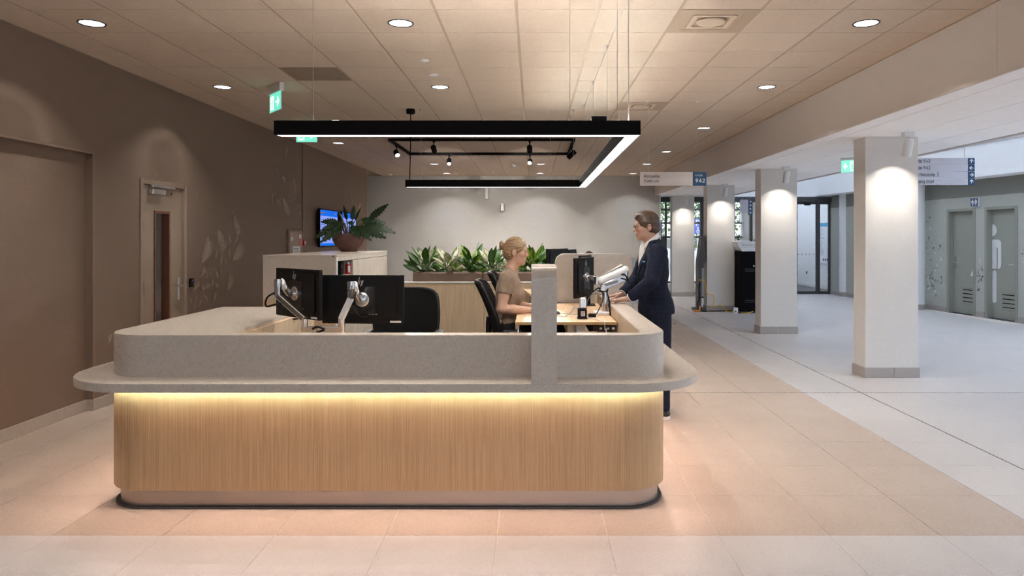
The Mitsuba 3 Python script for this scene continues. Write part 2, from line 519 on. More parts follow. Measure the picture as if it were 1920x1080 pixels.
# columns
for k, Y in enumerate((7.9, 11.54, 15.12, 18.9)):
    x0, x1, d = 3.675, 4.262, 0.30
    c = struct('column', 'square cream column')
    part(c, 'shaft', bx(x0, x1, Y + 0.012, Y + d, 0.09, LOW, 0.004), 'column_paint')
    for a, b in ((x0 - 0.014, (x0 + x1) / 2 + 0.02), ((x0 + x1) / 2 + 0.022, x1 + 0.014)):
        part(c, 'skirting', bx(a, b, Y - 0.002, Y + d + 0.014, 0, 0.115, 0.003), 'skirting_grey')
for x, y in ((8.33, 15.5), (8.26, 18.95)):
    c = struct('round_column', 'round white column')
    part(c, 'shaft', cyl((x, y, 0.1), (x, y, LOW + 0.03), 0.14, 40), 'white_wall', smooth=40)
    part(c, 'skirting', cyl((x, y, 0), (x, y, 0.115), 0.152, 40), 'skirting_grey', smooth=40)

# the green wall on the right (slightly turned), with two door openings
WO = np.array([8.58, 15.58, 0.0])
WS = np.array([0.1064, -0.9943, 0.0])
WN = np.array([-0.9943, -0.1064, 0.0])


def WR(mesh):
    """local (along the wall towards the viewer, out of the wall, up)"""
    return frame(mesh, WO, WS, WN, (0, 0, 1))


wr = struct('wall_right', 'grey green wall with leaf prints and two toilet doors')
SD = ((0.664, 1.458), (1.74, 2.53))
DH = 2.13
GZ = 2.70
GB = 2.365
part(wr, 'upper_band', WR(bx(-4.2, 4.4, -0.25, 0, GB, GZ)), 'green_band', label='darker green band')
for a, b, z0, z1 in ((-4.2, SD[0][0], 0, GB), (SD[0][1], SD[1][0], 0, GB), (SD[1][1], 4.4, 0, GB), (SD[0][0], SD[0][1], DH, GB), (SD[1][0], SD[1][1], DH, GB)):
    part(wr, 'panel', WR(bx(a, b, -0.25, 0, z0, z1)), 'green_wall')
part(wr, 'soffit', WR(bx(-4.2, 18.4, -0.4, 0.42, GZ, GZ + 0.05)), 'white_wall')
part(wr, 'upper_wall', WR(bx(-4.2, 18.4, -0.4, 0.40, GZ + 0.05, 4.5)), 'white_wall', label='white upper wall above the green one')
part(wr, 'upper_rail', WR(bx(-4.2, 18.4, 0.40, 0.43, 3.32, 3.345)), 'white_rail')
brt = struct('baseboard_right', 'pale skirting of the green wall')
for a, b in ((-4.2, -2.6), (-2.6, -1.4), (-1.4, -0.2), (-0.2, SD[0][0] - 0.03), (SD[0][1] + 0.03, SD[1][0] - 0.03), (SD[1][1] + 0.03, 3.6), (3.6, 4.4)):
    part(brt, 'piece', WR(bx(a + 0.002, b - 0.002, 0, 0.013, 0, 0.105, 0.002)), 'skirting_grey')

# glazed partition at the back of the hall, white wall above it
PY = 19.6
wp = struct('wall_end', 'white wall above the glazed partition')
part(wp, 'panel', bx(3.31, 9.2, PY, PY + 0.2, LOW, 4.5), 'white_wall')
part(wp, 'drip', bx(XE + 0.1, 8.9, PY - 0.05, PY, LOW, LOW + 0.03), 'white_metal')
w1 = struct('window_1', 'dark framed glazed partition with sliding doors')
part(w1, 'lintel', bx(3.33, 8.9, PY - 0.06, PY + 0.14, LOW - 0.135, LOW), 'frame_dark')
part(w1, 'sill', bx(3.33, 7.2, PY, PY + 0.08, 0, 0.05), 'frame_dark')
for x in (3.36, 4.62, 5.98, 7.16, 8.16, 8.62):
    part(w1, 'mullion', bx(x - 0.035, x + 0.035, PY, PY + 0.1, 0, LOW - 0.13), 'frame_dark')
for a, b in ((3.4, 4.58), (4.66, 5.94), (6.02, 7.12)):
    part(w1, 'pane', sheet([(a, PY + 0.05, 0.05), (b, PY + 0.05, 0.05), (b, PY + 0.05, 2.54), (a, PY + 0.05, 2.54)]), 'glass')
d4 = struct('door_4', 'glass sliding door with dark frame')
for a, b in ((7.2, 7.80), (7.82, 8.14)):
    for u in (a, b - 0.045):
        part(d4, 'stile', bx(u, u + 0.045, PY + 0.0, PY + 0.05, 0.01, 2.535), 'frame_dark')
    part(d4, 'bottom_rail', bx(a, b, PY + 0.002, PY + 0.048, 0.01, 0.085), 'frame_dark')
    part(d4, 'top_rail', bx(a, b, PY + 0.002, PY + 0.048, 2.47, 2.535), 'frame_dark')
    part(d4, 'pane', sheet([(a, PY + 0.025, 0.08), (b, PY + 0.025, 0.08), (b, PY + 0.025, 2.48), (a, PY + 0.025, 2.48)]), 'glass')
for k in range(5):
    x = 7.27 + k * 0.105
    part(d4, 'safety_dot', cyl((x, PY + 0.012, 1.10), (x, PY + 0.022, 1.10), 0.012, 10), 'dark_grey')
part(d4, 'sensor', bx(7.42, 7.58, PY - 0.07, PY + 0.0, 2.44, 2.50, 0.01), 'black_plastic')

# corridor and porch behind the partition
wc = struct('wall_corridor', 'pale corridor wall behind the sliding door')
part(wc, 'panel', bx(8.8, 9.0, PY + 0.2, 24.2, 0, 2.9), 'white_wall')
part(wc, 'end_panel', bx(7.05, 9.0, 24.0, 24.2, 0, 2.9), 'white_wall')
part(wc, 'divider', bx(7.0, 7.1, PY + 0.2, 24.2, 0, 2.9), 'white_wall')
part(wc, 'skirting', bx(8.785, 8.8, PY + 0.2, 24.0, 0, 0.1), 'white_metal')
part(wc, 'carpet', bx(7.1, 8.79, PY + 0.2, 24.0, 0.0, 0.006), 'dark_grey')
pc = struct('ceiling_porch', 'white ceiling of the entrance porch')
part(pc, 'panel', bx(-6.2, 7.1, PY + 0.2, 24.2, 2.78, 2.95), 'ceiling_white')
w5 = struct('window_5', 'glass roof added over the corridor to let daylight in')  # added roof opening: lets the sky brighten the corridor
part(w5, 'pane', sheet([(7.05, PY + 0.2, 2.9), (9.0, PY + 0.2, 2.9), (9.0, 24.2, 2.9), (7.05, 24.2, 2.9)]), 'glass')
for y in (19.84, 21.2, 22.6, 24.0):
    part(w5, 'glazing_bar', bx(7.05, 8.99, y, y + 0.06, 2.83, 2.9), 'white_metal')
w2 = struct('window_2', 'dark framed outer entrance glazing')
OY = 24.0
for x in (3.2, 3.95, 4.45, 5.35, 5.72, 6.0, 6.75, 7.03):
    part(w2, 'mullion', bx(x - 0.03, x + 0.03, OY, OY + 0.1, 0, 2.8), 'frame_dark')
part(w2, 'mullion', bx(6.30, 6.44, OY - 0.02, OY + 0.1, 0, 2.8), 'frame_dark')
for z in (0.06, 1.58, 2.05, 2.5):
    part(w2, 'transom', bx(3.0, 7.05, OY + 0.005, OY + 0.095, z - 0.03, z + 0.03), 'frame_dark')
for a, b in ((3.23, 3.92), (3.98, 4.42), (4.48, 5.32), (5.38, 5.69), (6.03, 6.72)):
    part(w2, 'pane', sheet([(a, OY + 0.05, 0.1), (b, OY + 0.05, 0.1), (b, OY + 0.05, 2.78), (a, OY + 0.05, 2.78)]), 'glass')
part(w2, 'door_panel', bx(3.98, 4.42, OY - 0.02, OY + 0.03, 0.05, 1.6), 'dark_grey')
part(w2, 'door_panel', bx(4.0, 4.2, OY - 0.06, OY - 0.02, 1.62, 2.08), 'white_metal')
wq = struct('wall_porch', 'porch side wall')
part(wq, 'panel', bx(2.9, 3.1, PY, 24.1, 0, 2.95), 'wall_grey')

# walls behind the viewer: plain to the left, with added glazing for daylight; glass roof above the hall on the right
wf = struct('wall_front', 'wall behind the viewer')
part(wf, 'panel', bx(-6.2, -1.5, -2.8, -2.6, 0, 3.5), 'wall_grey')
part(wf, 'panel', bx(4.4, 11.2, -2.8, -2.6, 0, 2.95), 'white_wall')
part(wf, 'panel', bx(-1.5, 11.2, -2.8, -2.6, 2.95, 4.6), 'white_wall')
w3 = struct('window_3', 'unseen glazing added behind the viewer for front daylight')  # added out of view, sized for the daylight it throws forward
for k in range(6):
    x = -1.5 + k * 1.18
    part(w3, 'mullion', bx(x, x + 0.06, -2.75, -2.65, 0, 2.95), 'frame_dark')
part(w3, 'pane', sheet([(-1.5, -2.7, 0), (4.4, -2.7, 0), (4.4, -2.7, 2.95), (-1.5, -2.7, 2.95)]), 'glass')
w4 = struct('window_4', 'glass roof above the right side of the hall')
for k in range(19):
    y = -2.6 + k * 1.23
    part(w4, 'glazing_bar', bx(XE + 0.1, 11, y, y + 0.06, 4.42, 4.5), 'white_metal')
part(w4, 'pane', sheet([(XE + 0.1, -2.6, 4.5), (11, -2.6, 4.5), (11, 19.6, 4.5), (XE + 0.1, 19.6, 4.5)]), 'glass')

w6 = struct('window_6', 'unseen side glazing added to brighten the low ceiling')  # unseen stretch of wall made glass, to throw daylight sideways onto the low ceiling
for k in range(9):
    s0 = 4.4 + k * 1.7
    part(w6, 'mullion', WR(bx(s0, s0 + 0.06, -0.2, -0.08, 0, GZ)), 'frame_dark')
part(w6, 'pane', WR(sheet([(4.4, -0.14, 0), (18.4, -0.14, 0), (18.4, -0.14, GZ), (4.4, -0.14, GZ)])), 'glass')
# ------------------------------------------------------------------ lamps
def downlight(x, y, z, label, r=0.085, power=1.0, group='round downlights in the tan ceiling', aim=(0, 0)):
    t = thing('downlight', label, 'ceiling light', group)
    ring = lathe([(r, -0.004), (r + 0.011, -0.006), (r + 0.013, 0.0), (r + 0.013, 0.004), (r, 0.004), (r, -0.004)], 40, (x, y, z))
    part(t, 'rim', ring, 'dark_grey', smooth=40)
    lens = trimesh.creation.cylinder(radius=r, height=0.004, sections=40)
    k = numbered(t + '__lens')
    d = mikit.ply(mov(lens, x, y, z), rgb_diffuse_black)
    d['emitter'] = {'type': 'area', 'radiance': rgb((5.0, 4.9, 4.8)), 'sampling_weight': 0.02}
    scene[k] = d
    if power > 0:
        scene[t + '__beam'] = {'type': 'spot', 'to_world': T().look_at(origin=[x, y, z - 0.012], target=[x + aim[0], y + aim[1], z - 1.0], up=[0, 1, 0]),
                               'intensity': rgb(np.array((1.0, 0.955, 0.90)) * DOWNLIGHT * power), 'cutoff_angle': 56.0, 'beam_width': 12.0, 'sampling_weight': 2.4}
    return t


ROW = 'round downlights in the tan ceiling'
for (x, y), lab in zip(((-3.33, 5.39), (-3.335, 7.67), (-2.72, 9.9), (-3.33, 12.2)),
                       ('large downlight nearest the viewer by the brown wall', 'second downlight along the brown wall, before the angled exit sign', 'downlight half hidden behind the long black bar lamp', 'small downlight far along the brown wall')):
    downlight(x, y, HI, lab, group=None, power=1.0 if y < 9 else 0)
downlight(-1.0, 5.39, HI, 'large downlight near the viewer left of the hanging wires', group=None)
downlight(-1.0, 7.67, HI, 'downlight beyond two small ceiling discs, above the bar lamp', group=None)
for (x, y), lab in zip(((2.51, 5.39), (2.505, 7.67), (2.515, 10.54), (2.5, 13.42), (2.49, 15.66), (2.51, 18.0)),
                       ('large downlight nearest the viewer beside the bulkhead beam', 'second downlight along the bulkhead beam', 'third downlight along the bulkhead beam', 'fourth downlight along the bulkhead beam', 'fifth downlight along the bulkhead beam', 'farthest downlight above the reception sign')):
    downlight(x, y, HI, lab, group=None, power=1.0 if y < 9 else 2.8 if y > 17 else 0)
for (x, y), lab in zip(((-2.17, 15.66), (0.165, 15.66), (-2.17, 17.94), (0.17, 17.94)),
                       ('left downlight of the row beyond the track spots', 'right downlight of the row beyond the track spots', 'left downlight close to the grey back wall', 'right downlight close to the grey back wall')):
    downlight(x, y, HI, lab, group=None, power=3.2 if y > 17 else 0)

for (x, y), lab in zip(((-3.33, 3.1), (-1.0, 3.1), (2.51, 3.1)), ('front left', 'front middle', 'front right')):
    downlight(x, y, HI, f'downlight above the viewer, {lab}', group=None, power=0.5)

# pendant: three black bars forming a U
pl = thing('pendant_lamp', 'large black U-shaped bar lamp hung on wires above the reception desk', 'lamp')
PZ0, PZ1, PW = 2.19, 2.278, 0.092
PX0, PX1, PYF, PYB = -1.61, 0.665, 4.43, 9.06
bars = (('bar', (PX0, PX1, PYF, PYF + PW)), ('bar', (PX1 - PW, PX1, PYF + PW, PYB - PW)), ('bar', (PX0, PX1, PYB - PW, PYB)))
for nm, (x0, x1, y0, y1) in bars:
    part(pl, nm, bx(x0, x1, y0, y1, PZ0, PZ1, 0.0025 if x1 - x0 > 1 else 0), 'black_metal')


def ribbon(x0, x1, y0, y1, z, up):
    P = [(x0, y0, z), (x1, y0, z), (x1, y1, z), (x0, y1, z)]
    return sheet(P if up else P[::-1])


m_ = 0.006
for x0, x1, y0, y1 in ((PX0 + 0.02, PX1 - m_, PYF + m_, PYF + PW - m_), (PX1 - PW + m_, PX1 - m_, PYF + PW - m_, PYB - PW + m_), (PX0 + 0.02, PX1 - m_, PYB - PW + m_, PYB - m_)):
    k = emit(pl, 'diffuser', ribbon(x0, x1, y0, y1, PZ0 - 0.0015, False), np.array((1.0, 0.965, 0.92)) * PENDANT_DOWN)
    scene[k]['emitter']['sampling_weight'] = 5.0
for x0, x1, y0, y1 in ((PX0 + 0.1, PX1 - 0.02, PYF + 0.022, PYF + PW - 0.022), (PX1 - PW + 0.022, PX1 - 0.022, PYF + 0.1, PYB - 0.1)):
    k = emit(pl, 'uplight', ribbon(x0, x1, y0, y1, PZ1 + 0.0015, True), np.array((1.0, 0.95, 0.89)) * PENDANT_UP)
    scene[k]['emitter']['sampling_weight'] = 6.0
for x, y in ((-1.379, PYF + 0.046), (0.228, PYF + 0.046), (0.5256, PYF + 0.046), (0.622, 6.03), (0.622, 7.41), (0.622, 8.7), (0.505, PYB - 0.046), (0.213, PYB - 0.046), (-1.42, PYB - 0.046)):
    part(pl, 'wire', cyl((x, y, PZ1), (x, y, HI), 0.0015, 6), 'alu')
    part(pl, 'gripper', lathe([(0, 0), (0.014, 0), (0.014, 0.006), (0.006, 0.012), (0.006, 0.035), (0.003, 0.045), (0, 0.045)], 12, (x, y, PZ1)), 'chrome', smooth=40)
    part(pl, 'ceiling_fixing', lathe([(0, -0.03), (0.006, -0.03), (0.006, -0.012), (0.014, -0.01), (0.014, 0), (0, 0)], 12, (x, y, HI)), 'alu', smooth=40)
part(pl, 'power_cord', cyl((0.596, PYF + 0.046, PZ1), (0.596, PYF + 0.046, HI), 0.003, 8), 'white_metal')
part(pl, 'power_cord', tube([(-1.545, 9.0, HI - 0.03), (-1.546, 9.0, 2.8), (-1.555, 9.0, 2.3), (-1.552, 9.01, PZ1)], 0.006, 8), 'black_metal')
part(pl, 'canopy', lathe([(0, -0.058), (0.05, -0.058), (0.053, -0.054), (0.053, 0.0), (0, 0)], 28, (-1.545, 9.0, HI)), 'black_metal', smooth=40)
part(pl, 'driver_box', bx(0.36, 0.46, PYF + 0.02, PYF + 0.07, PZ1, PZ1 + 0.03, 0.004), 'black_plastic')
part(pl, 'ceiling_cord', tube([(0.64, 4.9, HI - 0.006), (0.63, 6.4, HI - 0.007), (0.625, 7.41, HI - 0.012), (0.622, 8.7, HI - 0.02)], 0.0016, 6), 'alu')

# lighting track with black spots
tr = thing('lighting_track', 'black rectangular lighting track on the tan ceiling with spots', 'track')
TX0, TX1, TY0, TY1 = -2.36, 0.68, 11.62, 13.6
for x0, x1, y0, y1 in ((TX0, TX1, TY0, TY0 + 0.035), (TX0, TX1, TY1 - 0.035, TY1), (TX0, TX0 + 0.035, TY0 + 0.035, TY1 - 0.035), (TX1 - 0.035, TX1, TY0 + 0.035, TY1 - 0.035)):
    part(tr, 'rail', bx(x0, x1, y0, y1, HI - 0.045, HI - 0.0005), 'black_metal')


def track_spot(x, y, d, label, power=0.35, weight=0.8):
    """black cylinder spot hanging from the track, shining along d"""
    t = thing('track_spot', label, 'spotlight')
    d = np.array(d, float)
    d /= np.linalg.norm(d)
    c = np.array((x, y, HI - 0.175))
    a, b = c - d * 0.085, c + d * 0.085
    r = 0.042
    part(t, 'adapter', bx(x - 0.018, x + 0.018, y - 0.05, y + 0.05, HI - 0.062, HI - 0.046), 'black_metal')
    part(t, 'stem', cyl((x, y, HI - 0.062), c - d * 0.03, 0.009, 10), 'black_metal')
    ax = np.cross(d, [1, 0, 0.01])
    ax /= np.linalg.norm(ax)
    bx_ = np.cross(d, ax)
    body = lathe([(0, 0), (r - 0.004, 0), (r, 0.004), (r, 0.17), (r - 0.004, 0.17), (r - 0.004, 0.15), (0, 0.15)], 24)
    part(t, 'body', frame(body, a, ax, bx_, d), 'black_metal', smooth=40)
    disc = frame(trimesh.creation.cylinder(radius=r - 0.0045, height=0.002, sections=24), b - d * 0.012, ax, bx_, d)
    k = numbered(t + '__lens')
    scene[k] = mikit.ply(disc, rgb_diffuse_black)
    scene[k]['emitter'] = {'type': 'area', 'radiance': rgb((9, 8.4, 7.6)), 'sampling_weight': 0.02}
    o = b + d * 0.004
    scene[t + '__beam'] = {'type': 'spot', 'to_world': T().look_at(origin=o.tolist(), target=(o + d).tolist(), up=[0.1, 0.95, 0.2]),
                           'intensity': rgb(np.array((1.0, 0.94, 0.86)) * TRACK_SPOT * power), 'cutoff_angle': 27.0, 'beam_width': 6.0, 'sampling_weight': weight}


track_spot(TX0 + 0.017, 12.25, (1.25, -2.95, -1.75), 'leftmost track spot, lit lens facing the viewer', 0.9, 5.0)
track_spot(-1.62, TY0 + 0.017, (-0.15, 7.1, -2.0), 'left black track spot on the near rail, seen from behind', 1.0, 3.0)
track_spot(-0.06, TY0 + 0.017, (0.12, 7.1, -2.0), 'right black track spot on the near rail, seen from behind', 1.0, 3.0)
track_spot(-1.6, TY1 - 0.017, (0.3, -2.5, -1.7), 'left lit track spot on the far rail')
track_spot(-0.065, TY1 - 0.017, (-0.30, -4.25, -1.75), 'right lit track spot on the far rail', 1.4, 5.0)
track_spot(TX1 - 0.017, 12.4, (-0.7, 0.25, -0.66), 'rightmost black track spot, tilted sideways')

# white spots that graze the columns
for n, (Y, word) in enumerate(((7.9, 'nearest'), (11.54, 'second'), (15.12, 'third'), (18.9, 'farthest'))):
    t = thing('column_spot', f'white cylinder spot above the {word} square column', 'spotlight')
    x, y = 3.985, Y - 0.34
    part(t, 'base', bx(x - 0.075, x + 0.03, y - 0.04, y + 0.04, LOW - 0.055, LOW - 0.001, 0.006), 'white_gloss')
    d = np.array((0.05 - 0.10, 0.30, -0.95))
    d /= np.linalg.norm(d)
    a = np.array((x - 0.005, y, LOW - 0.075))
    part(t, 'stem', cyl((x - 0.01, y, LOW - 0.055), a + d * 0.02, 0.01, 10), 'white_metal')
    ax = np.cross(d, [1, 0, 0.01])
    ax /= np.linalg.norm(ax)
    r = 0.048
    part(t, 'body', frame(lathe([(0, 0), (r - 0.005, 0), (r, 0.005), (r, 0.185), (r - 0.004, 0.185), (r - 0.004, 0.165), (0, 0.165)], 28), a, ax, np.cross(d, ax), d), 'white_gloss', smooth=40)
    o = a + d * 0.19
    scene[t + '__beam'] = {'type': 'spot', 'to_world': T().look_at(origin=o.tolist(), target=[3.97, Y + 0.10, o[2] - 0.72], up=[0, 0.9, 0.3]),
                           'intensity': rgb(np.array((1.0, 0.93, 0.83)) * COLUMN_SPOT), 'cutoff_angle': 49.0, 'beam_width': 14.0, 'sampling_weight': (11.0, 9.0, 8.0, 7.0)[n]}

# two spots that wash the corridor wall
for y in (20.9, 23.0):
    t = thing('corridor_spot', 'white spot behind the sliding door, ' + ('near its glass' if y < 22 else 'deep in the corridor'), 'spotlight')
    part(t, 'body', cyl((8.35, y, 2.77), (8.35, y, 2.62), 0.045, 20), 'white_gloss', smooth=40)
    scene[t + '__beam'] = {'type': 'spot', 'to_world': T().look_at(origin=[8.36, y, 2.6], target=[8.85, y, 1.5], up=[0, 1, 0]),
                           'intensity': rgb(np.array((1.0, 0.98, 0.95)) * 7), 'cutoff_angle': 50.0, 'beam_width': 16.0, 'sampling_weight': 1.0}

# ------------------------------------------------------------------ reception desk
LX, RX, FY, RR = -2.505, 0.785, 4.07, 0.27
LEND, REND = 5.76, 7.15
TOP, LEDGE = 0.995, 0.757
outer = unary_union([rrect(LX, RX, FY, FY + 1.5, RR, 16), sbox(LX, FY + 0.5, LX + 0.72, LEND), sbox(RX - 0.4, FY + 0.5, RX, REND)])
inner = unary_union([rrect(-1.78, 0.637, FY + 0.12, FY + 2.0, 0.05, 6), sbox(-1.78, FY + 0.5, 0.637, 9.5)])
clipL = sbox(-4, LEND, -1.0, 20)
clipR = sbox(-1.0, REND, 4, 20)
U = outer.difference(inner).difference(clipL)
full = unary_union([rrect(LX, RX, FY, 9.5, RR, 16)])       # outline without the back ends, for offsets


def ring(a, b):
    return full.buffer(b, quad_segs=16).difference(full.buffer(a, quad_segs=16) if a else full).difference(sbox(-4, LEND, -0.5, 20)).difference(sbox(-0.5, REND, 4, 20))


desk = thing('reception_desk', 'U-shaped reception desk of speckled stone and ribbed-grain oak with a lit front', 'reception desk')
body = U.difference(full.difference(full.buffer(-0.0)))
part(desk, 'oak_front', ext(U, 0.109, 0.737), 'oak', smooth=30, label='oak veneer front')
part(desk, 'plinth', ext(full.buffer(-0.035).difference(full.buffer(-0.1)).difference(clipL).difference(sbox(-1, REND - 0.035, 4, 20)), 0.012, 0.109), 'brushed_plinth', smooth=30, label='brushed metal plinth')
part(desk, 'floor_strip', ext(full.buffer(-0.012).difference(full.buffer(-0.1)).difference(clipL).difference(sbox(-1, REND, 4, 20)), 0.0005, 0.012), 'dark_mat', smooth=30)
part(desk, 'ledge', ext(ring(-0.02, 0.2), 0.737, LEDGE - 0.003), 'terrazzo', smooth=30, label='speckled stone ledge')
part(desk, 'ledge', ext(ring(-0.02, 0.197), LEDGE - 0.003, LEDGE), 'terrazzo', smooth=30)
part(desk, 'ledge', ext(ring(0.066, 0.2), 0.711, 0.737), 'terrazzo', smooth=30)


def lamp_path(o):
    """open path along the front and both sides of the desk, o outside the oak"""
    r = RR + o
    a = [(LX - o, LEND - 0.02)] + [(LX - o + r - r * math.cos(t), FY - o + r - r * math.sin(t)) for t in np.linspace(0, math.pi / 2, 17)]
    b = [(RX + o - r + r * math.sin(t), FY - o + r - r * math.cos(t)) for t in np.linspace(0, math.pi / 2, 17)] + [(RX + o, REND - 0.02)]
    return np.array(a + b)


pin, pout = lamp_path(0.012), lamp_path(0.060)
nn = len(pin)
sm = trimesh.Trimesh(np.vstack([np.hstack([pin, np.full((nn, 1), 0.7365)]), np.hstack([pout, np.full((nn, 1), 0.7305)])]),
                     np.array([q for i in range(nn - 1) for q in ((i, i + 1, nn + i + 1), (i, nn + i + 1, nn + i))]), process=False)
if sm.face_normals[:, 2].mean() > 0:
    sm.invert()
k = emit(desk, 'ledge_lamp', sm, np.array((1.0, 0.76, 0.645)) * LEDGE_STRIP)
scene[k]['emitter']['sampling_weight'] = 16.0
skin = full.difference(full.buffer(-0.03)).difference(sbox(-4, LEND, -0.5, 20)).difference(sbox(-0.5, REND, 4, 20))
part(desk, 'parapet', ext(skin, LEDGE, TOP - 0.018), 'terrazzo', smooth=30, label='speckled stone parapet')
part(desk, 'lining', ext(U.difference(full.difference(full.buffer(-0.03))), 0.737, TOP - 0.018), 'oak_light', smooth=30)
part(desk, 'top', ext(U, TOP - 0.018, TOP - 0.004), 'terrazzo', smooth=30, label='speckled stone top')
part(desk, 'top', ext(U.buffer(-0.004), TOP - 0.004, TOP), 'terrazzo', smooth=30)
cut1 = unary_union([sbox(4.066, -1, 4.3, TOP + 0.0005), sbox(4.2, -1, 5, 0.955)])
prof1 = unary_union([rrect(3.868, 4.33, 1.0, 1.395, 0.075, 10), sbox(3.868, LEDGE + 0.0005, 4.33, 1.25)]).difference(cut1)
part(desk, 'screen', frame(ext(prof1, 0, 0.139), (-0.0115, 0, 0), (0, 1, 0), (0, 0, 1), (1, 0, 0)), 'terrazzo', smooth=30, label='narrow upright stone screen on the front ledge')
cut2 = unary_union([sbox(0.60, -1, 0.788, TOP + 0.0005), sbox(-1, -1, 0.64, 0.918)])
prof2 = unary_union([rrect(0.214, 0.966, 1.0, 1.395, 0.095, 10), sbox(0.214, LEDGE + 0.0005, 0.966, 1.25)]).difference(cut2)
part(desk, 'screen', ext_xz(prof2, 7.0, 7.139), 'terrazzo', smooth=30, label='wide stone screen with rounded corners')
for y0, y1 in ((4.22, 4.84), (4.846, 5.36), (5.366, 5.75)):
    part(desk, 'cabinet_door', bx(-1.782, -1.762, y0, y1, 0.2, 0.968, 0.002), 'oak_light')
part(desk, 'handle', tube([(-1.76, 5.24, 0.955), (-1.735, 5.25, 0.956), (-1.735, 5.42, 0.956), (-1.76, 5.43, 0.955)], 0.006, 8, 3), 'black_metal', label='black bar handle')

fp = struct('floor_platform', 'raised floor inside the reception desk')
part(fp, 'deck', bx(-1.755, 0.62, FY + 0.13, 8.95, 0.0, 0.18), 'dark_grey')

# low oak partition with planter behind
pa = thing('low_partition', 'low oak partition with white cap behind the reception chairs', 'partition')
part(pa, 'panel', bx(-1.90, -0.62, 8.96, 9.02, 0.0, 0.983), 'oak_light')
part(pa, 'panel', bx(-0.617, 0.9, 8.96, 9.02, 0.0, 0.983), 'oak_light')
part(pa, 'cap', bx(-1.91, 0.91, 8.945, 9.03, 0.983, 0.999, 0.003), 'white_gloss', label='white cap')

# tall cabinet
cb = thing('tall_cabinet', 'tall cabinet with speckled stone end, pale oak doors and stone top', 'cabinet')
CX0, CX1, CY0, CY1, CZ = -2.66, -1.935, 7.03, 9.45, 1.38
part(cb, 'end_panel', bx(CX0, CX1 - 0.012, CY0, CY0 + 0.03, 0.95, CZ - 0.02), 'terrazzo', label='speckled stone end')
part(cb, 'end_panel', bx(CX0, CX1 - 0.012, CY0, CY0 + 0.03, 0.0, 0.949), 'oak_light', label='oak lower end')
part(cb, 'carcass', bx(CX0, CX1 - 0.02, 7.68, CY1, 0.0, CZ - 0.02), 'pale_oak')
part(cb, 'carcass', bx(CX0, CX1 - 0.35, CY0 + 0.03, 7.68, 0.0, CZ - 0.02), 'pale_oak')
part(cb, 'shelf', bx(CX1 - 0.35, CX1 - 0.02, CY0 + 0.03, 7.66, 1.145, 1.165), 'pale_oak')
part(cb, 'base_cabinet', bx(CX1 - 0.35, CX1, CY0 + 0.03, 7.66, 0.0, 0.95), 'pale_oak')
part(cb, 'post', bx(CX1 - 0.012, CX1, CY0, CY0 + 0.04, 0.0, CZ - 0.02), 'white_metal')
part(cb, 'post', bx(CX1 - 0.02, CX1, 7.66, 7.682, 0.0, CZ - 0.05), 'pale_oak')
part(cb, 'rail', bx(CX1 - 0.02, CX1, CY0 + 0.04, CY1, CZ - 0.062, CZ - 0.02), 'pale_oak')
for y0, y1 in ((7.686, 7.98), (7.984, 8.72), (8.724, CY1)):
    part(cb, 'door', bx(CX1 - 0.02, CX1, y0, y1, 0.03, CZ - 0.068, 0.0015), 'pale_oak')
part(cb, 'top', bx(CX0 - 0.003, CX1 + 0.003, CY0 - 0.003, CY1, CZ - 0.02, CZ, 0.002), 'terrazzo', label='speckled stone top')
part(cb, 'knob', cyl((CX1 - 0.03, CY0 - 0.012, CZ - 0.012), (CX1 - 0.03, CY0 - 0.003, CZ - 0.012), 0.008, 12), 'dark_grey')
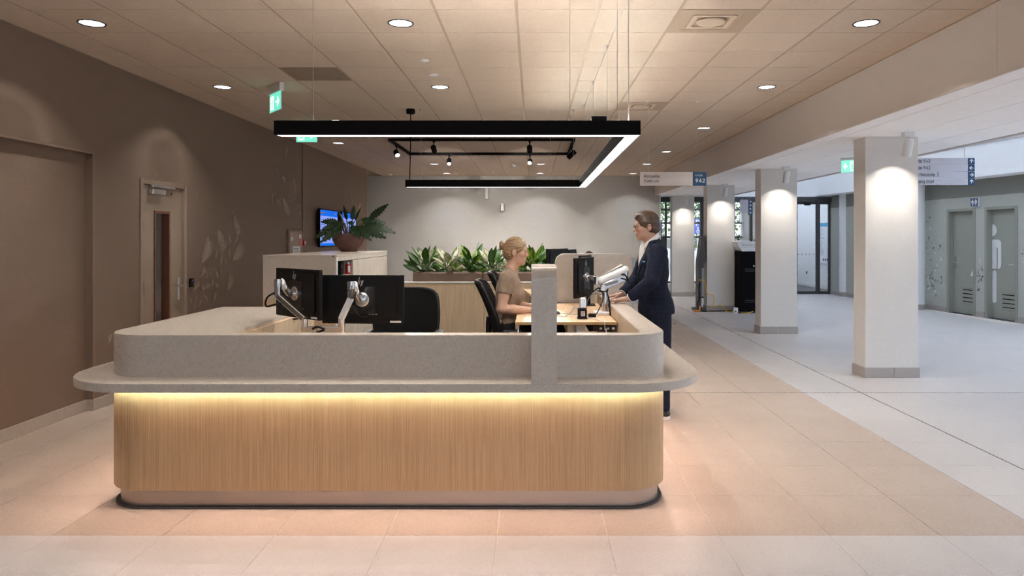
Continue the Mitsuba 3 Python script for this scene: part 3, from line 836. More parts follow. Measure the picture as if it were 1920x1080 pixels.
# ------------------------------------------------------------------ feather prints on the brown wall (y, z, length, angle, width ratio, bend)
FEATHERS = [(11.42, 2.89, 0.24, 70, 0.2, 0.1), (10.91, 2.66, 0.11, 32, 0.3, 0.3), (11.04, 2.67, 0.09, 45, 0.25, -0.2), (11.01, 2.55, 0.16, -27, 0.3, 0.2), (11.29, 2.49, 0.19, -23, 0.35, 0.2), (11.82, 2.43, 0.36, -62, 0.2, 0.1), (10.77, 2.43, 0.1, 77, 0.2, 0.1), (10.86, 2.52, 0.13, 54, 0.25, 0.2), (11.16, 2.36, 0.13, 90, 0.15, 0), (10.79, 2.32, 0.09, 85, 0.2, 0), (10.82, 2.12, 0.24, 90, 0.16, 0.05), (10.95, 2.23, 0.13, 168, 0.4, 0.5), (11.03, 2.11, 0.15, -32, 0.4, 0.2), (11.38, 2.06, 0.42, -47, 0.33, 0.25), (11.53, 2.23, 0.15, 76, 0.15, 0.1), (11.96, 2.08, 0.17, 42, 0.2, 0.1), (12.12, 2.12, 0.1, 51, 0.25, 0.2), (12.08, 1.97, 0.12, 30, 0.4, 0.4), (11.81, 2.18, 0.19, 36, 0.15, 0.1), (12.36, 1.91, 0.19, 84, 0.15, 0.1), (15.52, 2.44, 0.32, -55, 0.18, 0.05), (16.2, 2.21, 0.45, 28, 0.25, 0.2), (9.01, 1.55, 0.37, -58, 0.34, 0.15), (9.48, 1.75, 0.36, -60, 0.34, 0.25), (9.5, 1.53, 0.24, 49, 0.12, 0.3), (9.53, 1.33, 0.43, 30, 0.34, 0.2), (8.61, 1.35, 0.40, 52, 0.38, 0.5), (9.29, 1.55, 0.15, -67, 0.25, 0.2), (9.17, 1.44, 0.14, 79, 0.25, 0.1), (9.28, 1.37, 0.15, -72, 0.25, 0.1), (8.9, 1.32, 0.15, 81, 0.22, 0.1), (9.04, 1.26, 0.17, 72, 0.28, 0.1), (9.17, 1.24, 0.11, 68, 0.22, 0.1), (8.54, 1.13, 0.16, 39, 0.4, 0.2), (8.82, 1.16, 0.1, -38, 0.35, 0.2), (8.92, 1.1, 0.13, -59, 0.28, 0.2), (8.65, 1.09, 0.1, 60, 0.2, 0.1), (8.73, 1.09, 0.1, 65, 0.2, 0.1), (8.8, 0.99, 0.15, 59, 0.25, 0.1), (9.29, 0.94, 0.26, 58, 0.45, 0.8), (8.54, 0.96, 0.13, -39, 0.35, 0.2), (8.68, 0.97, 0.12, 175, 0.4, 0.3), (8.9, 0.97, 0.14, -38, 0.25, 0.2), (8.36, 0.97, 0.2, 22, 0.25, 0.2), (8.24, 0.84, 0.12, -53, 0.2, 0.1), (8.35, 0.81, 0.14, 60, 0.22, 0.1), (8.47, 0.77, 0.1, 69, 0.25, 0.1), (8.61, 0.83, 0.15, -38, 0.3, 0.2), (8.86, 0.81, 0.15, 59, 0.3, 0.3), (9.05, 1.1, 0.17, 90, 0.15, 0.1), (8.32, 0.73, 0.11, 70, 0.2, 0.1), (8.23, 0.73, 0.07, 80, 0.2, 0.1), (6.66, 0.6, 0.1, 73, 0.4, 0.3)]


def feather(L, wr_, bend):
    """flat feather in the xy plane along +x: quill and separate barbs"""
    r = random.Random(int(L * 1000) + int(wr_ * 77))
    n = max(7, int(L / 0.012))
    W = L * wr_ * 0.8
    tris, verts = [], []

    def quad(a, b, w0, w1):
        d = np.array(b) - np.array(a)
        m = np.array((-d[1], d[0])) / (np.linalg.norm(d) + 1e-9)
        i = len(verts)
        verts.extend([a - m * w0, a + m * w0, b + m * w1, b - m * w1])
        tris.extend([(i, i + 1, i + 2), (i, i + 2, i + 3)])

    ax = lambda t: np.array((L * (t - 0.5), bend * L * 0.35 * (t - 0.5) ** 2 * 2))  # noqa: E731
    for k in range(8):
        quad(ax(k / 8), ax((k + 1) / 8), L * 0.008 * (1.2 - k / 8), L * 0.008 * (1.1 - k / 8))
    for k in range(n):
        t = 0.16 + 0.82 * k / n
        w = W * (math.sin(math.pi * min(1, (t - 0.1) / 0.92)) ** 0.6) * (0.85 + 0.3 * r.random())
        for sgn in (-1, 1):
            if r.random() < 0.10:
                continue
            a = ax(t)
            b = a + np.array((w * 0.9 + L * 0.02, sgn * w))
            quad(a, b, L / n * 0.42, L / n * 0.16)
    v = np.hstack([np.array(verts), np.zeros((len(verts), 1))])
    return trimesh.Trimesh(v, np.array(tris), process=False)


for y, z, L, a, w, b in FEATHERS:
    ca, sa = math.cos(math.radians(a)), math.sin(math.radians(a))
    part(wl, 'feather', frame(feather(L, w, b), (XL + 0.0015, y, z), (0, ca, sa), (0, -sa, ca), (1, 0, 0)), 'feather')

# ------------------------------------------------------------------ brown service door
d1 = struct('door_1', 'taupe service door with narrow window')
X = XL
for y0, y1, z0, z1 in ((D0, D0 + 0.05, 0, DZ), (D1 - 0.055, D1, 0, DZ), (D0 + 0.05, D1 - 0.055, DZ - 0.05, DZ)):
    part(d1, 'frame', bx(X - 0.1, X + 0.014, y0, y1, z0, z1, 0.003), 'door_brown')
ly0, ly1, vy0, vy1, vz0, vz1 = D0 + 0.053, D1 - 0.058, 7.47, 7.79, 0.25, 1.835
leaf = unary_union([sbox(ly0, 0.006, ly1, DZ - 0.053)]).difference(sbox(vy0, vz0, vy1, vz1))
part(d1, 'leaf', frame(ext(leaf, 0, 0.045), (X - 0.062, 0, 0), (0, 1, 0), (0, 0, 1), (1, 0, 0)), 'door_brown')
mat('window_frame_brown', (0.115, 0.045, 0.02), 0.4)
for y0, y1, z0, z1 in ((vy0, vy0 + 0.028, vz0, vz1), (vy1 - 0.028, vy1, vz0, vz1), (vy0 + 0.028, vy1 - 0.028, vz1 - 0.028, vz1), (vy0 + 0.028, vy1 - 0.028, vz0, vz0 + 0.028)):
    part(d1, 'window_frame', bx(X - 0.09, X - 0.006, y0, y1, z0, z1), 'window_frame_brown')
part(d1, 'pane', sheet([(X - 0.05, vy0 + 0.02, vz0 + 0.02), (X - 0.05, vy1 - 0.02, vz0 + 0.02), (X - 0.05, vy1 - 0.02, vz1 - 0.02), (X - 0.05, vy0 + 0.02, vz1 - 0.02)]), 'glass')
part(d1, 'closer', bx(X - 0.017, X + 0.035, 7.36, 7.62, 2.0, 2.06, 0.006), 'alu')
part(d1, 'closer_rail', bx(X - 0.0, X + 0.03, 7.36, 7.83, 2.075, 2.1, 0.004), 'alu')
for z in (1.88, 1.65, 1.04):
    part(d1, 'hinge', cyl((X + 0.004, ly0 - 0.002, z - 0.06), (X + 0.004, ly0 - 0.002, z + 0.06), 0.014, 12), 'steel_dark')
part(d1, 'escutcheon', bx(X - 0.017, X - 0.009, 7.955, 8.0, 0.86, 1.11, 0.002), 'alu')
part(d1, 'handle', tube([(X - 0.01, 7.978, 1.02), (X + 0.04, 7.978, 1.02), (X + 0.046, 7.965, 1.02), (X + 0.046, 7.86, 1.02)], 0.009, 10, 4), 'chrome', smooth=50)
part(d1, 'lock', cyl((X - 0.017, 7.978, 0.93), (X - 0.006, 7.978, 0.93), 0.012, 14), 'chrome')
part(d1, 'peg', cyl((X - 0.017, 7.83, 2.03), (X - 0.003, 7.83, 2.03), 0.010, 12), 'steel_dark')
st = struct('wall_store', 'store room behind the service door')
for q in (bx(-5.6, -5.5, 6.8, 8.6, 0, 2.4), bx(-5.5, -4.2, 6.7, 6.8, 0, 2.4), bx(-5.5, -4.2, 8.5, 8.6, 0, 2.4), bx(-5.6, -4.2, 6.7, 8.6, 2.4, 2.5)):
    part(st, 'panel', q, 'wall_grey')

# wall fittings
t = thing('card_reader', 'small black card reader on the brown wall right of the service door', 'card reader')
part(t, 'body', bx(XL + 0.0008, XL + 0.028, 8.185, 8.265, 0.985, 1.085, 0.008), 'black_plastic')
mat('blue_led', (0.05, 0.15, 0.9), 0.4)
part(t, 'indicator', cyl((XL + 0.028, 8.22, 1.06), (XL + 0.030, 8.22, 1.06), 0.010, 12), 'blue_led', label='blue indicator')
t = thing('cable_duct', 'thin vertical cable duct running down the brown wall to the red call point', 'cable duct')
part(t, 'cover', bx(XL + 0.0005, XL + 0.022, 12.2, 12.235, 1.515, HI - 0.002), 'wall_brown_trim')
t = thing('fire_call_point', 'small red fire alarm call point below the cable duct', 'fire alarm')
part(t, 'housing', bx(XL + 0.0008, XL + 0.05, 12.17, 12.27, 1.415, 1.515, 0.006), 'red')
part(t, 'press_plate', bx(XL + 0.05, XL + 0.052, 12.195, 12.245, 1.44, 1.49), 'white_print')
t = thing('hose_cabinet', 'taupe fire hose cabinet with red and white stickers on the brown wall', 'cabinet')
part(t, 'box', bx(XL + 0.0005, XL + 0.03, 11.44, 12.14, 0.85, 1.68, 0.004), 'wall_brown_trim')
part(t, 'door', bx(XL + 0.03, XL + 0.04, 11.47, 12.11, 0.88, 1.65, 0.003), 'door_brown')
part(t, 'sticker', bx(XL + 0.04, XL + 0.0415, 11.9, 12.06, 1.40, 1.63), 'red', label='red sticker')
part(t, 'sticker', bx(XL + 0.0415, XL + 0.0422, 11.93, 12.03, 1.54, 1.61), 'white_print')
part(t, 'sticker', bx(XL + 0.04, XL + 0.0415, 11.53, 11.61, 1.50, 1.62), 'white_print')
part(t, 'sticker', bx(XL + 0.0415, XL + 0.0422, 11.54, 11.60, 1.565, 1.615), 'red')
part(t, 'notice', bx(XL + 0.04, XL + 0.0415, 11.62, 11.98, 1.26, 1.41), 'white_print', label='white notice')
for k in range(4):
    part(t, 'notice_line', bx(XL + 0.0415, XL + 0.042, 11.66, 11.93 - 0.04 * (k % 2), 1.375 - k * 0.028, 1.383 - k * 0.028), 'dark_print')

# wall screens
for n, (y0, y1) in enumerate(((12.93, 14.1), (14.42, 15.55))):
    t = thing('wall_screen', ('nearer' if n == 0 else 'farther') + ' blue information screen on the brown wall behind the bowl plant', 'screen')
    z0, z1, x = 1.385, 2.085, XL + 0.09
    part(t, 'housing', bx(x - 0.045, x, y0, y1, z0, z1, 0.006), 'black_plastic')
    part(t, 'bracket', bx(XL + 0.0008, x - 0.045, (y0 + y1) / 2 - 0.2, (y0 + y1) / 2 + 0.2, 1.6, 1.85), 'black_metal')

    def pane(a, b, c, d, off=0.001):
        return sheet([(x + off, a, c), (x + off, b, c), (x + off, b, d), (x + off, a, d)])
    for nm, m, col in (('page', pane(y0 + 0.02, y1 - 0.02, z0 + 0.065, z1 - 0.13), (0.27, 0.37, 0.95)), ('header', pane(y0 + 0.02, y1 - 0.02, z1 - 0.13, z1 - 0.02), (0.01, 0.15, 0.85)),
                       ('footer', pane(y0 + 0.02, y1 - 0.02, z0 + 0.02, z0 + 0.065), (0.01, 0.16, 0.85))):
        k = emit(t, nm, m, col)
        scene[k]['bsdf'] = {'type': 'diffuse', 'reflectance': rgb((0.01, 0.01, 0.01))}
        scene[k]['emitter']['sampling_weight'] = 0.05
    for k in range(9):
        w_ = (0.42, 0.7, 0.25, 0.62, 0.3, 0.66, 0.5, 0.58, 0.35)[k]
        part(t, 'text_line', bx(x + 0.001, x + 0.002, y0 + 0.06, y0 + 0.06 + w_, z1 - 0.2 - k * 0.045, z1 - 0.193 - k * 0.045), 'blue_sign')
    part(t, 'title', bx(x + 0.001, x + 0.002, y0 + 0.06, y0 + 0.3, z1 - 0.09, z1 - 0.06), 'white_print')
    part(t, 'clock', bx(x + 0.001, x + 0.002, y1 - 0.22, y1 - 0.12, z1 - 0.09, z1 - 0.06), 'white_print')


# ------------------------------------------------------------------ exit signs
def arrow_poly(w, h):
    return Polygon([(-w, -0.12 * h), (0.0, -0.12 * h), (-0.25 * w, -0.55 * h), (0.15 * w, -0.55 * h), (w, 0), (0.15 * w, 0.55 * h), (-0.25 * w, 0.55 * h), (0.0, 0.12 * h), (-w, 0.12 * h)])


def exit_sign(c, yaw, w, h, label, top, flip=False):
    """green lit exit sign; c: middle of the panel, yaw of its face, top: ceiling height"""
    t = thing('exit_sign', label, 'exit sign')
    ca, sa = math.cos(math.radians(yaw)), math.sin(math.radians(yaw))
    ex, en = np.array((ca, sa, 0)), np.array((sa, -ca, 0))   # along the sign, towards the viewer
    loc = lambda m: frame(m, c, ex, (0, 0, 1), en)           # local (along, up, out)  # noqa: E731
    part(t, 'housing', loc(bx(-w / 2 - 0.006, w / 2 + 0.006, h / 2, top - c[2] - 0.0005, -0.025, 0.025, 0.004)), 'white_metal')
    part(t, 'panel_edge', loc(bx(-w / 2 - 0.004, w / 2 + 0.004, -h / 2 - 0.004, h / 2, -0.004, 0.004)), 'white_metal')
    for sgn in (1, -1):
        m = loc(sheet([(-w / 2, -h / 2, 0.0055 * sgn), (w / 2, -h / 2, 0.0055 * sgn), (w / 2, h / 2, 0.0055 * sgn), (-w / 2, h / 2, 0.0055 * sgn)][::sgn]))
        k = emit(t, 'face', m, (0.10, 0.78, 0.56))
        scene[k]['emitter']['sampling_weight'] = 0.25
    s = -1 if flip else 1
    door = Polygon([(-0.42 * w * s, -0.38 * h), (-0.12 * w * s, -0.38 * h), (-0.12 * w * s, 0.38 * h), (-0.42 * w * s, 0.38 * h)])
    man = unary_union([Point(-0.25 * w * s, 0.22 * h).buffer(0.07 * h), LineString([(-0.25 * w * s, 0.12 * h), (-0.27 * w * s, -0.08 * h), (-0.2 * w * s, -0.28 * h)]).buffer(0.05 * h),
                       LineString([(-0.27 * w * s, -0.08 * h), (-0.35 * w * s, -0.28 * h)]).buffer(0.05 * h), LineString([(-0.34 * w * s, 0.02 * h), (-0.18 * w * s, 0.06 * h)]).buffer(0.04 * h)])
    arr = shapely.affinity.translate(shapely.affinity.scale(arrow_poly(0.17 * w, 0.5 * h), s, 1, origin=(0, 0)), 0.2 * w * s, 0)
    for nm, p in (('door_symbol', door.difference(man)), ('arrow', arr)):
        k = emit(t, nm, loc(ext(p, 0.0065, 0.0075)), (1.0, 1.05, 1.0))
        scene[k]['emitter']['sampling_weight'] = 0.01


exit_sign((-2.725, 7.56, 2.985), -52, 0.36, 0.19, 'lit exit sign turned sideways on the ceiling left of the pendant lamp', HI)
exit_sign((-3.17, 10.0, 2.99), 0, 0.29, 0.2, 'lit exit sign seen below the left end of the long black bar lamp', HI)
exit_sign((4.41, 10.0, 2.55), -35, 0.19, 0.17, 'lit exit sign with left arrow between the square columns', LOW, flip=True)

# ------------------------------------------------------------------ ceiling fittings
for n, (i, j) in enumerate(((2, 0), (2, 6))):
    x0, y0 = CX + i * CW, CY + j * CD
    t = thing('air_diffuser', ('square air diffuser with round centre near the viewer' if n == 0 else 'farther square air diffuser above the right end of the bar lamp'), 'air vent')
    cx, cy = x0 + CW / 2, y0 + CD / 2
    fr = sbox(x0 + 0.01, y0 + 0.002, x0 + CW - 0.01, y0 + CD - 0.002).difference(sbox(cx - 0.2, cy - 0.2, cx + 0.2, cy + 0.2))
    part(t, 'frame', ext(fr, HI - 0.001, HI + 0.012), 'vent_tan')
    for k, (a, b) in enumerate(((0.2, 0.165), (0.16, 0.125))):
        prof = rrect(cx - a, cx + a, cy - a, cy + a, 0.02, 4).difference(rrect(cx - b, cx + b, cy - b, cy + b, 0.02, 4))
        part(t, 'louvre', ext(prof, HI + 0.001 - 0.005 * k, HI + 0.009), 'vent_tan_light' if k else 'vent_tan')
    part(t, 'disc', lathe([(0, -0.014), (0.10, -0.012), (0.108, -0.004), (0.1, 0.004), (0, 0.006)], 32, (cx, cy, HI)), 'vent_tan_light', smooth=40)
    part(t, 'plenum', bx(cx - 0.2, cx + 0.2, cy - 0.2, cy + 0.2, HI + 0.0095, HI + 0.0135), 'vent_tan')
x0, y0 = CX - 4 * CW, CY + 3 * CD
t = thing('ceiling_vent', 'dark perforated vent tile in the tan ceiling left of the pendant lamp', 'air vent')
part(t, 'panel', bx(x0 + 0.01, x0 + CW - 0.01, y0 + 0.002, y0 + CD - 0.002, HI + 0.004, HI + 0.013), 'vent_dark')
for k in range(14):
    y = y0 + 0.03 + k * 0.0395
    part(t, 'slat', bx(x0 + 0.012, x0 + CW - 0.012, y, y + 0.024, HI, HI + 0.004), 'vent_dark')
for x, y, r, lab in ((-0.998, 6.52, 0.045, 'white ceiling sensor disc, nearer of two above the bar lamp'), (-0.995, 7.09, 0.048, 'white ceiling sensor disc, farther of two above the bar lamp'),
                     (-0.425, 15.85, 0.06, 'white smoke detector beyond the track spots'), (-3.62, 18.1, 0.06, 'white smoke detector in the far left ceiling corner'),
                     (-1.0, 17.6, 0.035, 'small white sensor near the grey back wall'), (2.5, 16.8, 0.035, 'small white sensor above the reception sign')):
    t = thing('ceiling_sensor', lab, 'sensor')
    h = 0.012 if r < 0.055 else 0.045
    part(t, 'base', lathe([(0, -h * 0.4), (r, -h * 0.4), (r * 1.04, 0), (0, 0)], 28, (x, y, HI - 0.0004)), 'white_gloss', smooth=40)
    part(t, 'cap', lathe([(0, -h), (r * 0.5, -h), (r * 0.75, -h * 0.4), (0, -h * 0.4)], 24, (x, y, HI - 0.0006)), 'white_metal', smooth=40)

for x, z0, z1, lab in ((-1.20, 2.55, 2.83, 'narrow white sign projecting from the grey back wall, under the far pendant bar'), (-0.80, 2.24, 2.44, 'smaller narrow white sign projecting from the grey back wall above the woman')):
    t = thing('projecting_sign', lab, 'sign')
    part(t, 'plate', bx(x - 0.035, x + 0.035, 18.35, 18.68, z0, z1, 0.004), 'white_metal')
    part(t, 'bracket', bx(x - 0.015, x + 0.015, 18.68, 18.6998, (z0 + z1) / 2 - 0.04, (z0 + z1) / 2 + 0.04), 'alu')

# ------------------------------------------------------------------ hanging signs
t = thing('reception_sign', 'hanging grey sign reading Receptie with a blue route 942 square', 'sign')
SY = 8.48
part(t, 'board', bx(1.268, 1.893, SY, SY + 0.03, 2.17, 2.332, 0.002), 'sign_face')
part(t, 'route_square', bx(1.895, 2.055, SY, SY + 0.03, 2.17, 2.332, 0.002), 'blue_sign', label='dark blue square')
part(t, 'lettering', text_at('Receptie', 0.0335, (1.312, SY - 0.0005, 2.266)), 'dark_print', label='dark lettering Receptie')
part(t, 'lettering', text_at('Plein J0', 0.0335, (1.312, SY - 0.0005, 2.207)), 'dark_print', label='dark lettering Plein J0')
part(t, 'lettering', text_at('route', 0.027, (1.916, SY - 0.0005, 2.281)), 'white_print', label='white lettering route')
part(t, 'lettering', text_at('942', 0.046, (1.918, SY - 0.0005, 2.207), bold=True), 'white_print', label='white number 942')
for x in (1.364, 1.953):
    part(t, 'wire', cyl((x, SY + 0.015, 2.332), (x, SY + 0.015, HI), 0.0018, 6), 'alu')
    part(t, 'hook', lathe([(0, -0.02), (0.004, -0.02), (0.005, -0.008), (0.02, -0.004), (0.02, 0), (0, 0)], 12, (x, SY + 0.015, HI - 0.0004)), 'white_metal')

t = thing('route_sign', 'hanging direction sign with four lines and blue arrow squares beside the nearest column', 'sign')
SY = 8.57
rows = (('route 941', 90), ('route 942', 180), ('wachtruimte 3', 0), ('ingang oost', 90))
wmax = meshkit.text_mesh('wachtruimte 3', 0.044).bounds[1][0] * 0.78
tx0 = 4.86 - wmax
zt, rh = 2.508, 0.0815
for k, (s, ang) in enumerate(rows):
    z1 = zt - k * rh
    z0 = z1 - rh + 0.004
    part(t, 'plate', bx(tx0 - 0.09, 5.212, SY, SY + 0.025, z0, z1, 0.0015), 'sign_face_cool')
    part(t, 'arrow_square', bx(5.214, 5.294, SY, SY + 0.025, z0, z1, 0.0015), 'blue_sign', label='blue square')
    part(t, 'lettering', text_at(s, 0.044, (tx0, SY - 0.0005, z0 + 0.019), xs=0.78), 'dark_print', label=f'dark lettering {s}')
    w = 0.005
    a = unary_union([LineString([(-0.022, 0), (0.02, 0)]).buffer(w, cap_style=2), LineString([(0.0, 0.022), (0.022, 0), (0.0, -0.022)]).buffer(w, join_style=2, cap_style=2)])
    a = shapely.affinity.rotate(a, ang, origin=(0, 0))
    part(t, 'arrow', frame(ext(a, 0, 0.0015), (5.254, SY - 0.0002, (z0 + z1) / 2), (1, 0, 0), (0, 0, 1), (0, -1, 0)), 'white_print', label='white arrow')
for x in (tx0, 5.18):
    part(t, 'rod', cyl((x, SY + 0.012, zt), (x, SY + 0.012, LOW), 0.004, 8), 'white_metal')

t = thing('far_route_sign', 'small hanging sign with blue arrow squares far off between two columns', 'sign')
SY = 16.3
part(t, 'plate', bx(4.72, 4.90, SY, SY + 0.025, 2.12, 2.42), 'sign_face_cool')
for k in range(4):
    z0 = 2.42 - (k + 1) * 0.085
    part(t, 'arrow_square', bx(4.905, 5.0, SY, SY + 0.025, z0, z0 + 0.08), 'blue_sign')
    a = unary_union([LineString([(-0.022, 0), (0.02, 0)]).buffer(0.006), LineString([(0.0, 0.022), (0.022, 0), (0.0, -0.022)]).buffer(0.006)])
    a = shapely.affinity.rotate(a, (0, 90, 90, 90)[k], origin=(0, 0))
    part(t, 'arrow', frame(ext(a, 0, 0.0015), (4.952, SY - 0.0002, z0 + 0.04), (1, 0, 0), (0, 0, 1), (0, -1, 0)), 'white_print')
for x in (4.78, 4.95):
    part(t, 'rod', cyl((x, SY + 0.012, 2.42), (x, SY + 0.012, LOW), 0.003, 6), 'white_metal')

# ------------------------------------------------------------------ toilet doors
for n, (a, b) in enumerate(SD):
    d = struct(f'door_{n + 2}', 'grey green toilet door with grille')
    fw = 0.05
    for s0, s1, z0, z1 in ((a - 0.012, a + fw, 0, DH + 0.012), (b - fw, b + 0.012, 0, DH + 0.012), (a + fw, b - fw, DH - 0.04, DH + 0.012)):
        part(d, 'frame', WR(bx(s0, s1, -0.14, 0.016, z0, z1, 0.003)), 'green_frame')
    la, lb = a + fw, b - fw
    part(d, 'leaf', WR(bx(la + 0.003, lb - 0.003, -0.13, -0.095, 0.012, DH - 0.043)), 'green_door')
    part(d, 'top_panel', WR(bx(la, lb, -0.094, -0.088, DH - 0.11, DH - 0.04)), 'green_frame')
    part(d, 'threshold', WR(bx(a, b, -0.14, 0.0, 0.0, 0.01)), 'dark_grey')
    g0, g1, gz0, gz1 = ((la + 0.26, la + 0.63, 0.205, 0.55) if n == 0 else (la + 0.25, la + 0.66, 0.185, 0.53))
    part(d, 'grille', WR(bx(g0, g1, -0.095, -0.087, gz0, gz1, 0.003)), 'green_frame')
    for k in range(4):
        z = gz0 + 0.045 + k * (gz1 - gz0 - 0.06) / 3.6
        part(d, 'slot', WR(bx(g0 + 0.03, g1 - 0.03, -0.087, -0.085, z, z + 0.018)), 'black_plastic')
        part(d, 'slat', WR(bx(g0 + 0.025, g1 - 0.025, -0.087, -0.078, z + 0.018, z + 0.030, 0.003)), 'green_door')
    f = lambda p: WR(frame(ext(p, 0, 0.002), (0, -0.0945, 0), (1, 0, 0), (0, 0, 1), (0, 1, 0)))  # noqa: E731
    if n == 0:
        dress = Polygon([(lb - 0.20, 0.78), (lb - 0.004, 0.78), (lb - 0.004, 1.08), (lb - 0.10, 1.04), (lb - 0.14, 0.92)])
        arm = rrect(lb - 0.125, lb + 0.1, 1.13, 1.42, 0.06).intersection(sbox(la, 0, lb - 0.004, 2))
        part(d, 'figure_print', f(unary_union([dress, arm])), 'decal_white', label='part of a white woman symbol')
        hx = la + 0.07
    else:
        clip = sbox(la + 0.004, 0, lb, 2.2)
        man = unary_union([Point(la + 0.0, 1.695).buffer(0.12), rrect(la - 0.3, la + 0.235, 0.955, 1.52, 0.09).difference(sbox(la + 0.12, 0.9, la + 0.15, 1.36)),
                           rrect(la + 0.01, la + 0.115, 0.3, 0.925, 0.05)]).intersection(clip)
        part(d, 'figure_print', f(man), 'decal_white', label='half of a white man symbol')
        hx = lb - 0.07
    part(d, 'escutcheon', WR(bx(hx - 0.022, hx + 0.022, -0.095, -0.088, 0.93, 1.17, 0.002)) if n == 0 else WR(cyl((hx, -0.095, 1.04), (hx, -0.086, 1.04), 0.024, 16)), 'alu')
    part(d, 'handle', WR(tube([(hx, -0.09, 1.05), (hx, -0.035, 1.05), (hx - 0.012 * (1 - 2 * n) * -1, -0.03, 1.05), (hx + 0.12 * (1 - 2 * n), -0.03, 1.05)], 0.009, 10, 4)), 'chrome', smooth=50)
tb = struct('wall_toilet', 'back wall behind the toilet doors')
part(tb, 'panel', WR(bx(0.3, 3.0, -0.4, -0.3, 0, 2.5)), 'green_wall')
t = thing('toilet_sign', 'small blue toilet sign with white figures above the green doors', 'sign')
part(t, 'box', WR(bx(1.40, 1.60, 0.0008, 0.05, 2.165, 2.335, 0.004)), 'white_metal')
part(t, 'face', WR(bx(1.405, 1.595, 0.05, 0.053, 2.17, 2.33)), 'blue_sign')
for s in (1.455, 1.545):
    fig = unary_union([Point(s, 2.30).buffer(0.013), sbox(s - 0.012, 2.2, s + 0.012, 2.283), LineString([(s - 0.03, 2.235), (s - 0.018, 2.28), (s + 0.018, 2.28), (s + 0.03, 2.235)]).buffer(0.006), sbox(s - 0.010, 2.185, s - 0.002, 2.2), sbox(s + 0.002, 2.185, s + 0.010, 2.2)])
    part(t, 'figure_print', WR(frame(ext(fig, 0, 0.001), (0, 0.0532, 0), (1, 0, 0), (0, 0, 1), (0, 1, 0))), 'white_print')
part(t, 'divider', WR(bx(1.498, 1.502, 0.053, 0.0542, 2.19, 2.31)), 'white_print')

# leaf prints on the green wall
lr = random.Random(5)


def leafprint(L, w):
    p = [(0, 0), (L * 0.25, w * 0.42), (L * 0.55, w * 0.5), (L * 0.85, w * 0.22), (L, 0), (L * 0.85, -w * 0.22), (L * 0.55, -w * 0.5), (L * 0.25, -w * 0.42)]
    return sheet([(x, y, 0) for x, y in p])


spots = [(lr.gauss(-0.25, 0.35), lr.gauss(1.35, 0.24)) for _ in range(90)] + [(lr.gauss(0.25, 0.22), lr.gauss(0.62, 0.16)) for _ in range(60)] + \
        [(lr.gauss(0.0, 0.1), 1.9 + 0.2 * lr.random()) for _ in range(4)] + [(1.6 + lr.gauss(0, 0.045), lr.gauss(0.78, 0.16)) for _ in range(32)] + [(lr.gauss(2.95, 0.14), lr.gauss(1.15, 0.28)) for _ in range(60)]
for s, z in spots:
    if not (0.15 < z < 2.3) or (SD[0][0] - 0.06 < s < SD[0][1] + 0.05) or (SD[1][0] - 0.05 < s < SD[1][1] + 0.07):
        continue
    L = lr.uniform(0.03, 0.095)
    a = lr.uniform(-3.1, 3.1)
    ca, sa = math.cos(a), math.sin(a)
    part(wr, 'leaf_print', WR(frame(leafprint(L, L * lr.uniform(0.25, 0.45)), (s, 0.0018, z), (ca, 0, sa), (-sa, 0, ca), (0, 1, 0))), lr.choice(['decal_grey', 'decal_grey', 'decal_dark', 'decal_white', 'decal_dark']))

# posters in the corridor
mat('poster_white', (0.70, 0.72, 0.78), 0.4)
mat('poster_blue', (0.05, 0.30, 0.52), 0.4)
for n, (y0, y1, z0, z1) in enumerate(((21.17, 21.96, 0.76, 2.02), (20.38, 20.92, 1.19, 2.0))):
    t = thing('wall_poster', 'large white notice board with blue header behind the sliding door' if n == 0 else 'smaller white notice sheet beside the blue headed board', 'poster')
    x = 8.8
    part(t, 'board', bx(x - 0.025, x - 0.0006, y0, y1, z0, z1, 0.002), 'poster_white')
    if n == 0:
        part(t, 'header', bx(x - 0.0265, x - 0.025, y0 + 0.01, y1 - 0.01, z1 - 0.13, z1 - 0.02), 'poster_blue', label='blue header')
    for k in range(26 if n == 0 else 14):
        z = z1 - 0.17 - k * 0.033
        L = lr.uniform(0.15, 0.45) * (y1 - y0)
        part(t, 'text_line', bx(x - 0.0262, x - 0.025, y1 - 0.06 - L, y1 - 0.06, z, z + 0.012), 'grey_plastic')
    for k in range(3):
        part(t, 'symbol', bx(x - 0.0262, x - 0.025, y0 + 0.1 + k * 0.2 * (y1 - y0), y0 + 0.1 + (k * 0.2 + 0.12) * (y1 - y0), z0 + 0.1, z0 + 0.17), 'dark_grey')
t = thing('wall_socket', 'dark socket low on the corridor wall behind the sliding door', 'socket')
part(t, 'plate', bx(8.785, 8.7994, 22.9, 23.05, 0.38, 0.5, 0.004), 'white_metal')
part(t, 'insert', bx(8.78, 8.785, 22.93, 23.02, 0.4, 0.48), 'black_plastic')
t = thing('wall_sensor', 'small white sensor box above the glass sliding door', 'sensor')
part(t, 'body', bx(8.0, 8.2, PY - 0.08, PY - 0.0006, 2.76, 2.9, 0.01), 'white_gloss')
part(t, 'window', bx(8.04, 8.16, PY - 0.084, PY - 0.08, 2.79, 2.83), 'dark_grey')
t = thing('wall_lamp_box', 'white box fitted on the upper wall right of the direction sign', 'wall box')
part(t, 'plate', WR(bx(0.2, 0.55, 0.4008, 0.44, 2.77, 3.1, 0.01)), 'white_gloss')
part(t, 'arm', WR(bx(-0.1, 0.2, 0.4008, 0.5, 2.87, 2.93, 0.01)), 'white_metal')
